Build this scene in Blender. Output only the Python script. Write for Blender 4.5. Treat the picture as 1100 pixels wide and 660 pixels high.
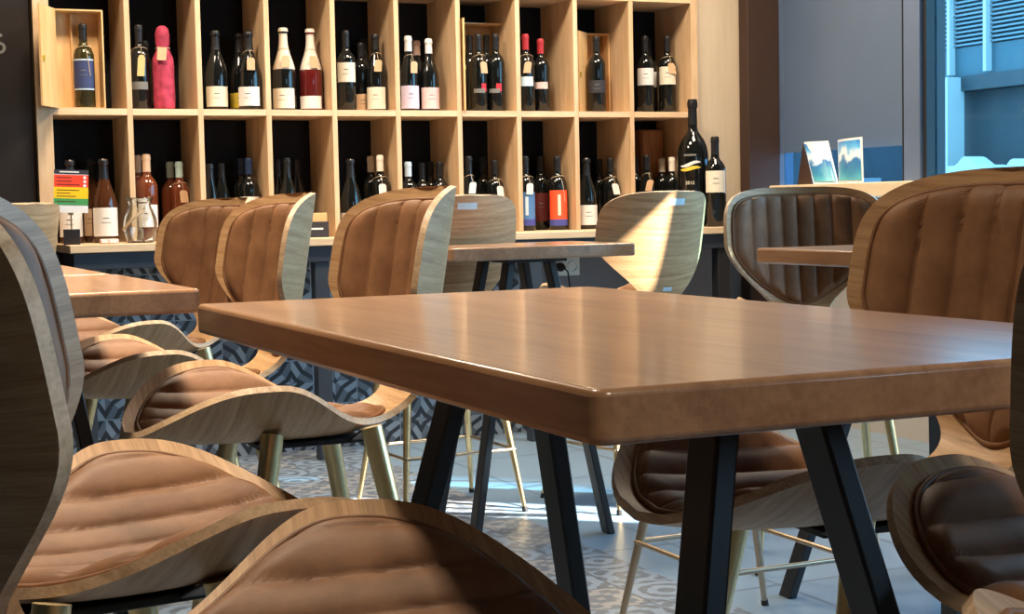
import bpy, bmesh, math, random
import numpy as np
from mathutils import Vector, Matrix

for o in list(bpy.data.objects):
    bpy.data.objects.remove(o, do_unlink=True)
scene = bpy.context.scene
COL = scene.collection
PI = math.pi
rnd = random.Random(7)

# ------------------------------------------------------------------ camera
cam_d = bpy.data.cameras.new('camera')
cam = bpy.data.objects.new('camera', cam_d)
COL.objects.link(cam)
cam_d.sensor_width = 36.0
cam_d.lens = 1687.5 / 1100 * 36.0
cam_d.clip_start = 0.05
R_ = Vector((0.91204825, -0.40956188, -0.02066525))
U_ = Vector((0.04543356, 0.05083587, 0.99767305))
F_ = Vector((0.40755831, 0.91086485, -0.06497262))
M_ = Matrix((R_, U_, -F_)).transposed().to_4x4()
M_.translation = Vector((0, 0, 1.06))
cam.matrix_world = M_
scene.camera = cam

# ------------------------------------------------------------------ exposure, sky, sun, room lights
vs = scene.view_settings
vs.view_transform = 'Standard'
vs.look = 'None'
vs.gamma = 1.0
vs.use_curve_mapping = False
vs.exposure = 0.0

world = bpy.data.worlds.new('world')
scene.world = world
world.use_nodes = True
bg = world.node_tree.nodes['Background']
bg.inputs[0].default_value = (0.68, 0.84, 1.0, 1)
bg.inputs[1].default_value = 10.0

# distant spot lamp standing in for the sun, narrow cone aimed through the doorway
SUN_DIR = Vector((-1.0, 0.90, -0.95)).normalized()
sun_d = bpy.data.lights.new('sun', 'SPOT')
sun_d.energy = 330000.0
sun_d.color = (1.0, 0.92, 0.80)
sun_d.shadow_soft_size = 0.11
sun_d.spot_size = math.radians(2.4)
sun_d.spot_blend = 0.05
sun = bpy.data.objects.new('sun', sun_d)
COL.objects.link(sun)
sun.location = Vector((4.40, 2.95, 2.35)) - SUN_DIR * 22.0
sun.rotation_euler = SUN_DIR.to_track_quat('-Z', 'Y').to_euler()


def area_light(name, loc, target, sx, sy, power, color, portal=False, spread=180):
    d = bpy.data.lights.new(name, 'AREA')
    d.shape = 'RECTANGLE'
    d.size, d.size_y = sx, sy
    d.energy = power
    d.color = color
    d.spread = math.radians(spread)
    if portal:
        d.cycles.is_portal = True
    o = bpy.data.objects.new(name, d)
    COL.objects.link(o)
    o.location = loc
    o.rotation_euler = (Vector(target) - Vector(loc)).to_track_quat('-Z', 'Y').to_euler()
    return o


# daylight portals in the openings of the right wall
area_light('portal_window', (4.47, 4.36, 1.93), (3.4, 4.36, 1.93), 2.12, 1.6, 1, (1, 1, 1), True)
area_light('portal_side_window', (4.47, 1.35, 1.80), (3.4, 1.35, 1.80), 2.34, 1.8, 1, (1, 1, 1), True)
area_light('portal_added_window', (2.9, -2.11, 1.9), (2.9, 0, 1.9), 0.7, 1.0, 1, (1, 1, 1), True)
area_light('portal_door', (4.47, 2.945, 1.35), (3.4, 2.945, 1.35), 0.37, 2.7, 1, (1, 1, 1), True)
# the room's warm ceiling lamps; the last is an added fill behind the camera
WARM = (1.0, 0.82, 0.61)
CEIL = 3.05
for (lx, ly, pw, sz, sp) in ((2.4, 5.55, 66, 0.5, 150), (1.0, 5.55, 58, 0.5, 150), (3.6, 5.55, 52, 0.5, 150),
                             (0.45, 3.7, 30, 0.3, 95), (0.30, 2.35, 24, 0.3, 90), (0.8, -0.8, 28, 0.3, 120)):
    area_light('ceiling_lamp_or_fill', (lx, ly, CEIL - 0.02), (lx, ly, 0), sz, sz, pw, WARM, False, sp)


# ------------------------------------------------------------------ materials
def mat_base(name, rough=0.5, metal=0.0, spec=0.5):
    m = bpy.data.materials.new(name)
    m.use_nodes = True
    nt = m.node_tree
    b = nt.nodes['Principled BSDF']
    b.inputs['Roughness'].default_value = rough
    b.inputs['Metallic'].default_value = metal
    b.inputs['Specular IOR Level'].default_value = spec
    return m, nt, b


def L(nt, a, b):
    nt.links.new(a, b)


def plain(name, col, rough=0.5, metal=0.0, spec=0.5, vary=0.06, scale=12.0, bump=0.0, bscale=200.0):
    m, nt, b = mat_base(name, rough, metal, spec)
    tc = nt.nodes.new('ShaderNodeTexCoord')
    n = nt.nodes.new('ShaderNodeTexNoise')
    n.inputs['Scale'].default_value = scale
    n.inputs['Detail'].default_value = 3
    L(nt, tc.outputs['Object'], n.inputs['Vector'])
    r = nt.nodes.new('ShaderNodeValToRGB')
    c = np.array(col)
    r.color_ramp.elements[0].position = 0.3
    r.color_ramp.elements[1].position = 0.7
    r.color_ramp.elements[0].color = (*np.clip(c * (1 - vary), 0, 1), 1)
    r.color_ramp.elements[1].color = (*np.clip(c * (1 + vary), 0, 1), 1)
    L(nt, n.outputs[0], r.inputs[0])
    L(nt, r.outputs[0], b.inputs['Base Color'])
    if bump:
        n2 = nt.nodes.new('ShaderNodeTexNoise')
        n2.inputs['Scale'].default_value = bscale
        L(nt, tc.outputs['Object'], n2.inputs['Vector'])
        bp = nt.nodes.new('ShaderNodeBump')
        bp.inputs['Strength'].default_value = bump
        bp.inputs['Distance'].default_value = 0.002
        L(nt, n2.outputs[0], bp.inputs['Height'])
        L(nt, bp.outputs[0], b.inputs['Normal'])
    return m


def wood(name, dark, light, stretch, rough=0.4, spec=0.5, fine=1.0, stave=None, bump=0.05, coat=0.0, coord='Object'):
    """grain that runs along the axis whose stretch is small"""
    m, nt, b = mat_base(name, rough, 0, spec)
    tc = nt.nodes.new('ShaderNodeTexCoord')
    mp = nt.nodes.new('ShaderNodeMapping')
    mp.inputs['Scale'].default_value = stretch
    L(nt, tc.outputs[coord], mp.inputs['Vector'])
    n1 = nt.nodes.new('ShaderNodeTexNoise')
    n1.inputs['Scale'].default_value = 1.0
    n1.inputs['Detail'].default_value = 5
    n1.inputs['Distortion'].default_value = 0.6
    L(nt, mp.outputs[0], n1.inputs['Vector'])
    n2 = nt.nodes.new('ShaderNodeTexNoise')
    n2.inputs['Scale'].default_value = 5.0 * fine
    n2.inputs['Detail'].default_value = 4
    L(nt, mp.outputs[0], n2.inputs['Vector'])
    mx = nt.nodes.new('ShaderNodeMix')
    mx.inputs[0].default_value = 0.42
    L(nt, n1.outputs[0], mx.inputs[2])
    L(nt, n2.outputs[0], mx.inputs[3])
    r = nt.nodes.new('ShaderNodeValToRGB')
    r.color_ramp.elements[0].position = 0.36
    r.color_ramp.elements[1].position = 0.64
    r.color_ramp.elements[0].color = (*dark, 1)
    r.color_ramp.elements[1].color = (*light, 1)
    L(nt, mx.outputs[0], r.inputs[0])
    out = r.outputs[0]
    if stave:
        ax, wd, amt = stave
        sp = nt.nodes.new('ShaderNodeSeparateXYZ')
        L(nt, tc.outputs['Object'], sp.inputs[0])
        q = nt.nodes.new('ShaderNodeMath')
        q.operation = 'DIVIDE'
        L(nt, sp.outputs[ax], q.inputs[0])
        q.inputs[1].default_value = wd
        fl = nt.nodes.new('ShaderNodeMath')
        fl.operation = 'FLOOR'
        L(nt, q.outputs[0], fl.inputs[0])
        wn = nt.nodes.new('ShaderNodeTexWhiteNoise')
        wn.noise_dimensions = '1D'
        L(nt, fl.outputs[0], wn.inputs['W'])
        mr = nt.nodes.new('ShaderNodeMapRange')
        mr.inputs[3].default_value = 1 - amt
        mr.inputs[4].default_value = 1 + amt
        L(nt, wn.outputs[0], mr.inputs[0])
        hs = nt.nodes.new('ShaderNodeHueSaturation')
        L(nt, mr.outputs[0], hs.inputs['Value'])
        L(nt, out, hs.inputs['Color'])
        out = hs.outputs[0]
    L(nt, out, b.inputs['Base Color'])
    if coat:
        b.inputs['Coat Weight'].default_value = coat
        b.inputs['Coat Roughness'].default_value = 0.10
    bp = nt.nodes.new('ShaderNodeBump')
    bp.inputs['Strength'].default_value = bump
    bp.inputs['Distance'].default_value = 0.001
    L(nt, mx.outputs[0], bp.inputs['Height'])
    L(nt, bp.outputs[0], b.inputs['Normal'])
    return m


def leather():
    m, nt, b = mat_base('tan_leather', 0.56, 0, 0.32)
    tc = nt.nodes.new('ShaderNodeTexCoord')
    n = nt.nodes.new('ShaderNodeTexNoise')
    n.inputs['Scale'].default_value = 9
    n.inputs['Detail'].default_value = 6
    n.inputs['Roughness'].default_value = 0.65
    L(nt, tc.outputs['Object'], n.inputs['Vector'])
    r = nt.nodes.new('ShaderNodeValToRGB')
    r.color_ramp.elements[0].position = 0.32
    r.color_ramp.elements[1].position = 0.70
    r.color_ramp.elements[0].color = (0.140, 0.063, 0.028, 1)
    r.color_ramp.elements[1].color = (0.285, 0.140, 0.066, 1)
    L(nt, n.outputs[0], r.inputs[0])
    L(nt, r.outputs[0], b.inputs['Base Color'])
    v = nt.nodes.new('ShaderNodeTexVoronoi')
    v.feature = 'DISTANCE_TO_EDGE'
    v.inputs['Scale'].default_value = 260
    L(nt, tc.outputs['Object'], v.inputs['Vector'])
    bp = nt.nodes.new('ShaderNodeBump')
    bp.inputs['Strength'].default_value = 0.10
    bp.inputs['Distance'].default_value = 0.001
    L(nt, v.outputs['Distance'], bp.inputs['Height'])
    n3 = nt.nodes.new('ShaderNodeTexNoise')
    n3.inputs['Scale'].default_value = 24
    L(nt, tc.outputs['Object'], n3.inputs['Vector'])
    b2 = nt.nodes.new('ShaderNodeBump')
    b2.inputs['Strength'].default_value = 0.22
    b2.inputs['Distance'].default_value = 0.004
    L(nt, n3.outputs[0], b2.inputs['Height'])
    L(nt, bp.outputs[0], b2.inputs['Normal'])
    L(nt, b2.outputs[0], b.inputs['Normal'])
    return m


def math_node(nt, op, a, b=None):
    n = nt.nodes.new('ShaderNodeMath')
    n.operation = op
    for i, v in enumerate((a, b)):
        if v is None:
            continue
        if isinstance(v, (int, float)):
            n.inputs[i].default_value = v
        else:
            L(nt, v, n.inputs[i])
    return n.outputs[0]


def tile_mat(name, ax, ay, size, cols, rough, kind):
    """patterned cement tiles: a repeating motif drawn inside every square tile"""
    m, nt, b = mat_base(name, rough, 0, 0.5)
    tc = nt.nodes.new('ShaderNodeTexCoord')
    sp = nt.nodes.new('ShaderNodeSeparateXYZ')
    L(nt, tc.outputs['Object'], sp.inputs[0])
    x = math_node(nt, 'DIVIDE', sp.outputs[ax], size)
    y = math_node(nt, 'DIVIDE', sp.outputs[ay], size)
    u = math_node(nt, 'SUBTRACT', math_node(nt, 'FRACT', x), 0.5)
    v = math_node(nt, 'SUBTRACT', math_node(nt, 'FRACT', y), 0.5)
    au = math_node(nt, 'ABSOLUTE', u)
    av = math_node(nt, 'ABSOLUTE', v)
    mxx = math_node(nt, 'MAXIMUM', au, av)
    mnn = math_node(nt, 'MINIMUM', au, av)
    r = math_node(nt, 'SQRT', math_node(nt, 'ADD', math_node(nt, 'POWER', au, 2), math_node(nt, 'POWER', av, 2)))
    cmb = nt.nodes.new('ShaderNodeCombineXYZ')
    L(nt, math_node(nt, 'FLOOR', x), cmb.inputs[0])
    L(nt, math_node(nt, 'FLOOR', y), cmb.inputs[1])
    wn = nt.nodes.new('ShaderNodeTexWhiteNoise')
    wn.noise_dimensions = '2D'
    L(nt, cmb.outputs[0], wn.inputs[0])
    h = wn.outputs[0]
    if kind == 'star':
        f1 = math_node(nt, 'ADD', mxx, math_node(nt, 'MULTIPLY', mnn, 1.6))
        f2 = math_node(nt, 'SUBTRACT', au, av)
        p1 = math_node(nt, 'LESS_THAN', math_node(nt, 'FRACT', math_node(nt, 'ADD', math_node(nt, 'MULTIPLY', f1, 2.4), math_node(nt, 'MULTIPLY', h, 0.8))), 0.42)
        p2 = math_node(nt, 'GREATER_THAN', math_node(nt, 'MULTIPLY', u, math_node(nt, 'MULTIPLY', v, f2)), 0.0)
    else:
        f1 = math_node(nt, 'SINE', math_node(nt, 'ADD', math_node(nt, 'MULTIPLY', r, 24.0), math_node(nt, 'MULTIPLY', h, 6.0)))
        f2 = math_node(nt, 'SINE', math_node(nt, 'MULTIPLY', math_node(nt, 'SUBTRACT', mxx, mnn), 17.0))
        g = math_node(nt, 'ADD', f1, math_node(nt, 'MULTIPLY', f2, math_node(nt, 'ADD', 0.4, h)))
        p1 = math_node(nt, 'GREATER_THAN', g, 0.25)
        p2 = math_node(nt, 'GREATER_THAN', h, 0.55)
    m1 = nt.nodes.new('ShaderNodeMix')
    m1.data_type = 'RGBA'
    m1.inputs[6].default_value = (*cols[0], 1)
    m1.inputs[7].default_value = (*cols[1], 1)
    L(nt, p2, m1.inputs[0])
    m2 = nt.nodes.new('ShaderNodeMix')
    m2.data_type = 'RGBA'
    L(nt, p1, m2.inputs[0])
    L(nt, m1.outputs[2], m2.inputs[6])
    m2.inputs[7].default_value = (*cols[2], 1)
    gr = math_node(nt, 'GREATER_THAN', mxx, 0.488)
    m3 = nt.nodes.new('ShaderNodeMix')
    m3.data_type = 'RGBA'
    L(nt, gr, m3.inputs[0])
    L(nt, m2.outputs[2], m3.inputs[6])
    m3.inputs[7].default_value = (*cols[3], 1)
    L(nt, m3.outputs[2], b.inputs['Base Color'])
    return m


def tinted_glass(name, tint, fres=0.12):
    m = bpy.data.materials.new(name)
    m.use_nodes = True
    nt = m.node_tree
    nt.nodes.clear()
    out = nt.nodes.new('ShaderNodeOutputMaterial')
    t = nt.nodes.new('ShaderNodeBsdfTransparent')
    t.inputs[0].default_value = (*tint, 1)
    g = nt.nodes.new('ShaderNodeBsdfGlossy')
    g.inputs['Roughness'].default_value = 0.02
    lw = nt.nodes.new('ShaderNodeLayerWeight')
    lw.inputs[0].default_value = fres
    mx = nt.nodes.new('ShaderNodeMixShader')
    L(nt, lw.outputs['Fresnel'], mx.inputs[0])
    L(nt, t.outputs[0], mx.inputs[1])
    L(nt, g.outputs[0], mx.inputs[2])
    L(nt, mx.outputs[0], out.inputs[0])
    return m


OAK_D, OAK_L = (0.34, 0.185, 0.080), (0.60, 0.385, 0.205)
M = {}
M['oak'] = wood('oak_veneer', OAK_D, OAK_L, (4.2, 85, 1), 0.42, 0.4, 1.7, None, 0.05, 0.0, 'UV')
M['ply_edge'] = wood('plywood_edge', (0.42, 0.27, 0.155), (0.70, 0.51, 0.33), (60, 2, 60), 0.5)
M['leather'] = leather()
M['top'] = wood('beech_top', (0.315, 0.158, 0.080), (0.480, 0.265, 0.140), (26, 1.8, 26), 0.28, 0.6, 1.2, (0, 0.075, 0.10), 0.02, 0.40)
M['shelf'] = wood('shelf_oak', (0.53, 0.345, 0.190), (0.71, 0.505, 0.315), (14, 14, 1.3), 0.5, 0.4, 1.3, None, 0.03)
M['shelf_h'] = wood('shelf_oak_board', (0.57, 0.385, 0.225), (0.75, 0.555, 0.36), (1.3, 14, 14), 0.5, 0.4, 1.3, None, 0.03)
M['pine'] = wood('pine_box', (0.62, 0.36, 0.14), (0.80, 0.52, 0.25), (12, 12, 1.5), 0.55)
M['case'] = wood('stained_case', (0.28, 0.10, 0.03), (0.50, 0.22, 0.07), (14, 14, 1.8), 0.45)
M['brass'] = plain('brushed_brass', (0.72, 0.56, 0.30), 0.34, 1.0, 0.5, 0.08, 20)
M['bronze'] = plain('bronze_rod', (0.48, 0.38, 0.27), 0.36, 1.0, 0.5, 0.08, 20)
M['black'] = plain('black_steel', (0.012, 0.012, 0.014), 0.42, 0.0, 0.5, 0.1, 30)
M['steel'] = plain('blued_steel', (0.030, 0.038, 0.052), 0.38, 0.0, 0.5, 0.15, 8)
M['backing'] = plain('black_backing', (0.005, 0.005, 0.007), 0.5, 0, 0.22, 0.2, 5)
M['board'] = plain('blackboard', (0.010, 0.006, 0.005), 0.75, 0, 0.3, 0.25, 6)
M['beige'] = wood('beige_panel', (0.50, 0.40, 0.29), (0.56, 0.455, 0.335), (10, 10, 1), 0.6, 0.3)
M['brown'] = plain('brown_cladding', (0.045, 0.024, 0.017), 0.6, 0, 0.3, 0.1, 4)
M['plaster'] = plain('plaster', (0.40, 0.37, 0.34), 0.9, 0, 0.2, 0.04, 3)
M['dark_plaster'] = plain('dark_plaster', (0.075, 0.055, 0.042), 0.9, 0, 0.2, 0.06, 3)
M['grey_panel'] = plain('grey_panel', (0.20, 0.195, 0.22), 0.55, 0, 0.4, 0.05, 4)
M['frame'] = plain('window_frame', (0.10, 0.14, 0.22), 0.45, 0.0, 0.5, 0.05, 6)
M['gasket'] = plain('rubber', (0.008, 0.009, 0.013), 0.6)
M['sill'] = wood('pale_sill', (0.62, 0.47, 0.30), (0.76, 0.61, 0.42), (8, 1.2, 8), 0.55)
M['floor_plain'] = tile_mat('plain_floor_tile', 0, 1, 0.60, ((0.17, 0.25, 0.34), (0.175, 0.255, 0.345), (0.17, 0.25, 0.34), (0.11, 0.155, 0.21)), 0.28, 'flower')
M['floor_pat'] = tile_mat('patterned_floor_tile', 0, 1, 0.20, ((0.19, 0.25, 0.33), (0.24, 0.245, 0.26), (0.10, 0.125, 0.16), (0.05, 0.06, 0.08)), 0.36, 'flower')
M['wall_tile'] = tile_mat('patterned_wall_tile', 0, 2, 0.20, ((0.33, 0.37, 0.42), (0.15, 0.17, 0.20), (0.03, 0.034, 0.042), (0.30, 0.33, 0.37)), 0.4, 'star')
M['glass'] = tinted_glass('blue_tinted_glass', (0.50, 0.76, 0.88))
M['glass_clear'] = tinted_glass('clear_window_glass', (0.72, 0.88, 0.96))
M['white'] = plain('white_paint', (0.75, 0.76, 0.76), 0.6)
M['rubber'] = plain('black_rubber', (0.012, 0.012, 0.012), 0.7)
SW = {'dark': (0.006, 0.007, 0.007), 'olive': (0.030, 0.026, 0.008), 'wine': (0.10, 0.010, 0.010),
      'amber': (0.060, 0.020, 0.008), 'rose': (0.130, 0.032, 0.013), 'black': (0.010, 0.010, 0.012),
      'whitefoil': (0.72, 0.62, 0.48), 'silverfoil': (0.62, 0.58, 0.52), 'white': (0.74, 0.72, 0.70), 'pinkcap': (0.58, 0.40, 0.35),
      'red': (0.38, 0.025, 0.035), 'goldcap': (0.62, 0.42, 0.27), 'aqua': (0.42, 0.58, 0.55), 'navycap': (0.016, 0.032, 0.085),
      'creamcap': (0.72, 0.66, 0.56), 'bluecap': (0.48, 0.60, 0.70), 'navy': (0.030, 0.045, 0.13), 'grey': (0.16, 0.16, 0.15),
      'cream': (0.70, 0.64, 0.52), 'yellow': (0.72, 0.52, 0.05), 'kraft': (0.60, 0.38, 0.22), 'orange': (0.80, 0.27, 0.03),
      'lilac': (0.60, 0.52, 0.66), 'pink': (0.66, 0.46, 0.46), 'ice': (0.55, 0.68, 0.76), 'blush': (0.64, 0.48, 0.45),
      'charcoal': (0.030, 0.030, 0.040), 'blue': (0.08, 0.20, 0.42), 'maroon': (0.10, 0.012, 0.010), 'vermilion': (0.80, 0.085, 0.025),
      'gold': (0.62, 0.43, 0.18), 'string': (0.55, 0.42, 0.28), 'redmark': (0.60, 0.02, 0.04), 'royal': (0.06, 0.07, 0.30)}
for k in ('dark', 'olive', 'wine', 'amber', 'rose'):
    M['glass_' + k] = plain('bottle_glass_' + k, SW[k], 0.07, 0, 0.55, 0.1, 9)
for k in SW:
    M['sw_' + k] = plain('paper_' + k, SW[k], 0.38 if k in ('black', 'whitefoil', 'silverfoil', 'red', 'navycap') else 0.6, 0, 0.4, 0.05, 30)


# ------------------------------------------------------------------ mesh helpers
class MB:
    def __init__(self):
        self.v, self.f, self.mi = [], [], []

    def add(self, vs_, fs_, mi=0):
        o = len(self.v)
        self.v += [tuple(p) for p in vs_]
        self.f += [tuple(i + o for i in f) for f in fs_]
        self.mi += [mi] * len(fs_)

    def box(self, x0, x1, y0, y1, z0, z1, mi=0):
        self.add([(x0, y0, z0), (x1, y0, z0), (x1, y1, z0), (x0, y1, z0), (x0, y0, z1), (x1, y0, z1), (x1, y1, z1), (x0, y1, z1)],
                 [(0, 3, 2, 1), (4, 5, 6, 7), (0, 1, 5, 4), (1, 2, 6, 5), (2, 3, 7, 6), (3, 0, 4, 7)], mi)

    def prism(self, pts, z0, z1, mi=0):
        n = len(pts)
        self.add([(x, y, z0) for x, y in pts] + [(x, y, z1) for x, y in pts],
                 [tuple(range(n - 1, -1, -1)), tuple(range(n, 2 * n))] + [(i, (i + 1) % n, n + (i + 1) % n, n + i) for i in range(n)], mi)

    def bar(self, p0, p1, wx, wy, mi=0):
        """sheared box between two level rectangles: a leaning leg"""
        vs_ = []
        for p in (p0, p1):
            for sx, sy in ((-1, -1), (1, -1), (1, 1), (-1, 1)):
                vs_.append((p[0] + sx * wx / 2, p[1] + sy * wy / 2, p[2]))
        self.add(vs_, [(0, 3, 2, 1), (4, 5, 6, 7), (0, 1, 5, 4), (1, 2, 6, 5), (2, 3, 7, 6), (3, 0, 4, 7)], mi)

    def tube(self, pts, rad, n=12, mi=0, cap=True):
        pts = [Vector(p) for p in pts]
        if not hasattr(rad, '__len__'):
            rad = [rad] * len(pts)
        rings = []
        ref = Vector((0.3, 0.5, 0.81)).normalized()
        for i, p in enumerate(pts):
            t = (pts[min(i + 1, len(pts) - 1)] - pts[max(i - 1, 0)]).normalized()
            r = ref if abs(t.dot(ref)) < 0.95 else Vector((1, 0, 0))
            a = t.cross(r).normalized()
            b = t.cross(a)
            rings.append([p + (a * math.cos(2 * PI * k / n) + b * math.sin(2 * PI * k / n)) * rad[i] for k in range(n)])
        vs_ = [q for r in rings for q in r]
        fs_ = [(i * n + k, i * n + (k + 1) % n, (i + 1) * n + (k + 1) % n, (i + 1) * n + k) for i in range(len(pts) - 1) for k in range(n)]
        if cap:
            fs_ += [tuple(range(n - 1, -1, -1)), tuple(range((len(pts) - 1) * n, len(pts) * n))]
        self.add(vs_, fs_, mi)

    def lathe(self, prof, n=24, c=(0, 0, 0), mi=0, a0=0.0, a1=2 * PI):
        full = abs(a1 - a0 - 2 * PI) < 1e-6
        m = n if full else n + 1
        vs_ = []
        for r, z in prof:
            for k in range(m):
                a = a0 + (a1 - a0) * k / n
                vs_.append((c[0] + r * math.cos(a), c[1] + r * math.sin(a), c[2] + z))
        fs_ = []
        for i in range(len(prof) - 1):
            for k in range(n):
                k2 = (k + 1) % m
                fs_.append((i * m + k, i * m + k2, (i + 1) * m + k2, (i + 1) * m + k))
        self.add(vs_, fs_, mi)

    def grid(self, P, mi=0, flip=False, close=False):
        a, b = P.shape[:2]
        fs_ = []
        for i in range(a - 1):
            for j in range(b - 1):
                q = (i * b + j, i * b + j + 1, (i + 1) * b + j + 1, (i + 1) * b + j)
                fs_.append(q[::-1] if flip else q)
        self.add(P.reshape(-1, 3).tolist(), fs_, mi)

    def build(self, name, mats, parent=None, smooth=None, bevel=0.0, seg=2, loc=None, rotz=0.0, normals=True):
        me = bpy.data.meshes.new(name)
        me.from_pydata(self.v, [], self.f)
        if not isinstance(mats, (list, tuple)):
            mats = [mats]
        for m in mats:
            me.materials.append(m)
        if len(mats) > 1:
            me.polygons.foreach_set('material_index', self.mi)
        if normals:
            bm = bmesh.new()
            bm.from_mesh(me)
            bmesh.ops.recalc_face_normals(bm, faces=bm.faces)
            bm.to_mesh(me)
            bm.free()
        o = bpy.data.objects.new(name, me)
        COL.objects.link(o)
        if smooth is not None:
            me.shade_smooth()
            me.set_sharp_from_angle(angle=math.radians(smooth))
        if bevel:
            md = o.modifiers.new('bevel', 'BEVEL')
            md.width = bevel
            md.segments = seg
            md.limit_method = 'ANGLE'
            md.angle_limit = math.radians(40)
            md.harden_normals = False
            me.shade_smooth()
            me.set_sharp_from_angle(angle=math.radians(30))
        if parent:
            o.parent = parent
        if loc is not None:
            o.location = loc
        o.rotation_euler = (0, 0, rotz)
        return o


def tag(o, label, cat, group=None, kind=None):
    o['label'] = label
    o['category'] = cat
    if group:
        o['group'] = group
    if kind:
        o['kind'] = kind
    return o


def struct(o, label, cat=None):
    o['kind'] = 'structure'
    o['label'] = label
    o['category'] = cat or o.name.split('_')[0].split('.')[0]
    return o


def empty(name, loc=(0, 0, 0), rotz=0.0):
    o = bpy.data.objects.new(name, None)
    o.empty_display_size = 0.1
    COL.objects.link(o)
    o.location = loc
    o.rotation_euler = (0, 0, rotz)
    return o


def copy_tree(o, parent=None):
    c = o.copy()
    COL.objects.link(c)
    if parent:
        c.parent = parent
    for ch in list(o.children):
        copy_tree(ch, c)
    return c


def writing(name, text, size, mat, parent, loc, rot, depth=0.0004, width=None):
    cu = bpy.data.curves.new(name, 'FONT')
    cu.body = text
    cu.size = size
    cu.extrude = depth
    cu.align_x = 'CENTER'
    cu.align_y = 'CENTER'
    t = bpy.data.objects.new(name, cu)
    COL.objects.link(t)
    dg = bpy.context.evaluated_depsgraph_get()
    me = bpy.data.meshes.new_from_object(t.evaluated_get(dg))
    bpy.data.objects.remove(t, do_unlink=True)
    me.materials.clear()
    me.materials.append(mat)
    o = bpy.data.objects.new(name, me)
    COL.objects.link(o)
    o.parent = parent
    o.location = loc
    o.rotation_euler = rot
    return o

# ------------------------------------------------------------------ the room
SH_Y = 6.60          # shelf front
WX = 4.36            # window wall
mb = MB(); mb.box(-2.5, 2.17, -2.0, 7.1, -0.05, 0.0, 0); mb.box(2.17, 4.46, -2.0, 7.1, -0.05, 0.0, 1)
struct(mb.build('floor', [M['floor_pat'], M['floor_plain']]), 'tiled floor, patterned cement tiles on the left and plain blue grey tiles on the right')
mb = MB(); mb.box(-2.5, 4.46, -2.0, 7.1, CEIL, CEIL + 0.05)
struct(mb.build('ceiling', M['dark_plaster']), 'dark ceiling above the tables')
mb = MB(); mb.box(-2.6, -2.5, -2.0, 7.1, 0, CEIL)
struct(mb.build('wall_left', M['dark_plaster']), 'dark wall on the left side of the room')
mb = MB(); mb.box(-2.6, 2.55, -2.1, -2.0, 0, CEIL); mb.box(3.25, 4.46, -2.1, -2.0, 0, CEIL); mb.box(2.55, 3.25, -2.1, -2.0, 0, 1.4); mb.box(2.55, 3.25, -2.1, -2.0, 2.4, CEIL)
struct(mb.build('wall_front', M['dark_plaster']), 'dark wall behind the viewer')
mb = MB(); mb.box(2.55, 3.25, -2.055, -2.045, 1.4, 2.4)  # unseen opening, added for soft daylight on the near sides
struct(mb.build('window_added', M['glass_clear']), 'unseen window added behind the viewer to let in soft daylight')
mb = MB(); mb.box(-2.5, 4.46, 7.0, 7.1, 0, CEIL)
struct(mb.build('wall_back', M['plaster']), 'wall behind the wine shelf')
mb = MB(); mb.box(-2.5, 0.855, 6.62, 7.0, 0, CEIL)
bw = struct(mb.build('wall_back_left', M['board']), 'near black chalkboard wall left of the wine shelf', 'wall')
writing('chalk_number', '6', 0.115, M['sw_grey'], bw, (0.738, 6.6185, 1.742), (PI / 2, 0, 0))
mb = MB(); mb.box(0.855, 3.11, 6.62, 6.66, 0, 0.83)
struct(mb.build('wall_counter_tiles', M['wall_tile']), 'black, white and grey patterned tile wall under the counter', 'wall')
mb = MB(); mb.box(3.11, 4.36, 6.62, 6.66, 0, 0.83)
struct(mb.build('wall_counter_panel', M['grey_panel']), 'plain grey panel under the right end of the counter', 'wall')
mb = MB(); mb.box(3.962, 4.22, 6.62, 6.66, 0.83, CEIL)
struct(mb.build('wall_back_right', M['beige']), 'beige panel to the right of the wine shelf', 'wall')
mb = MB(); mb.box(4.195, 4.375, 6.52, 6.60, 0, CEIL)
struct(mb.build('trim_1', M['brown'], None, None, 0.004), 'dark brown vertical cladding strip between beige panel and window', 'trim')
# window wall with two windows and an unseen doorway set to shape the sunlight
mb = MB()
mb.box(WX, WX + 0.1, 3.13, 6.62, 0, 1.06)
mb.box(WX, WX + 0.1, -2.0, 7.0, 2.73, CEIL)
mb.box(WX, WX + 0.1, 3.13, 3.30, 1.06, 2.73)
mb.box(WX, WX + 0.1, -2.0, 0.18, 0, 2.73)
mb.box(WX, WX + 0.1, 2.50, 2.76, 0, 2.73)
mb.box(WX, WX + 0.1, 0.18, 2.50, 0, 0.9)
mb.box(WX, WX + 0.1, 6.56, 7.0, 0, 2.73)
struct(mb.build('wall_right', M['plaster']), 'window wall on the right side of the room')
film, nt, b = mat_base('window_film', 0.3, 0, 0.5)
tc = nt.nodes.new('ShaderNodeTexCoord'); n = nt.nodes.new('ShaderNodeTexNoise'); n.inputs['Scale'].default_value = 1.7
L(nt, tc.outputs['Object'], n.inputs['Vector'])
r = nt.nodes.new('ShaderNodeValToRGB'); r.color_ramp.elements[0].color = (0.125, 0.165, 0.215, 1); r.color_ramp.elements[1].color = (0.155, 0.205, 0.265, 1)
L(nt, n.outputs[0], r.inputs[0]); L(nt, r.outputs[0], b.inputs['Base Color'])
tr = nt.nodes.new('ShaderNodeBsdfTranslucent'); L(nt, r.outputs[0], tr.inputs[0])
mx = nt.nodes.new('ShaderNodeMixShader'); mx.inputs[0].default_value = 0.40
L(nt, b.outputs[0], mx.inputs[1]); L(nt, tr.outputs[0], mx.inputs[2]); L(nt, mx.outputs[0], nt.nodes['Material Output'].inputs[0])
mb = MB(); mb.box(WX + 0.045, WX + 0.055, 5.53, 6.56, 1.285, 2.73)
w1 = struct(mb.build('window_1', film), 'window pane covered with blue grey film behind the propped open booklet')
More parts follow.
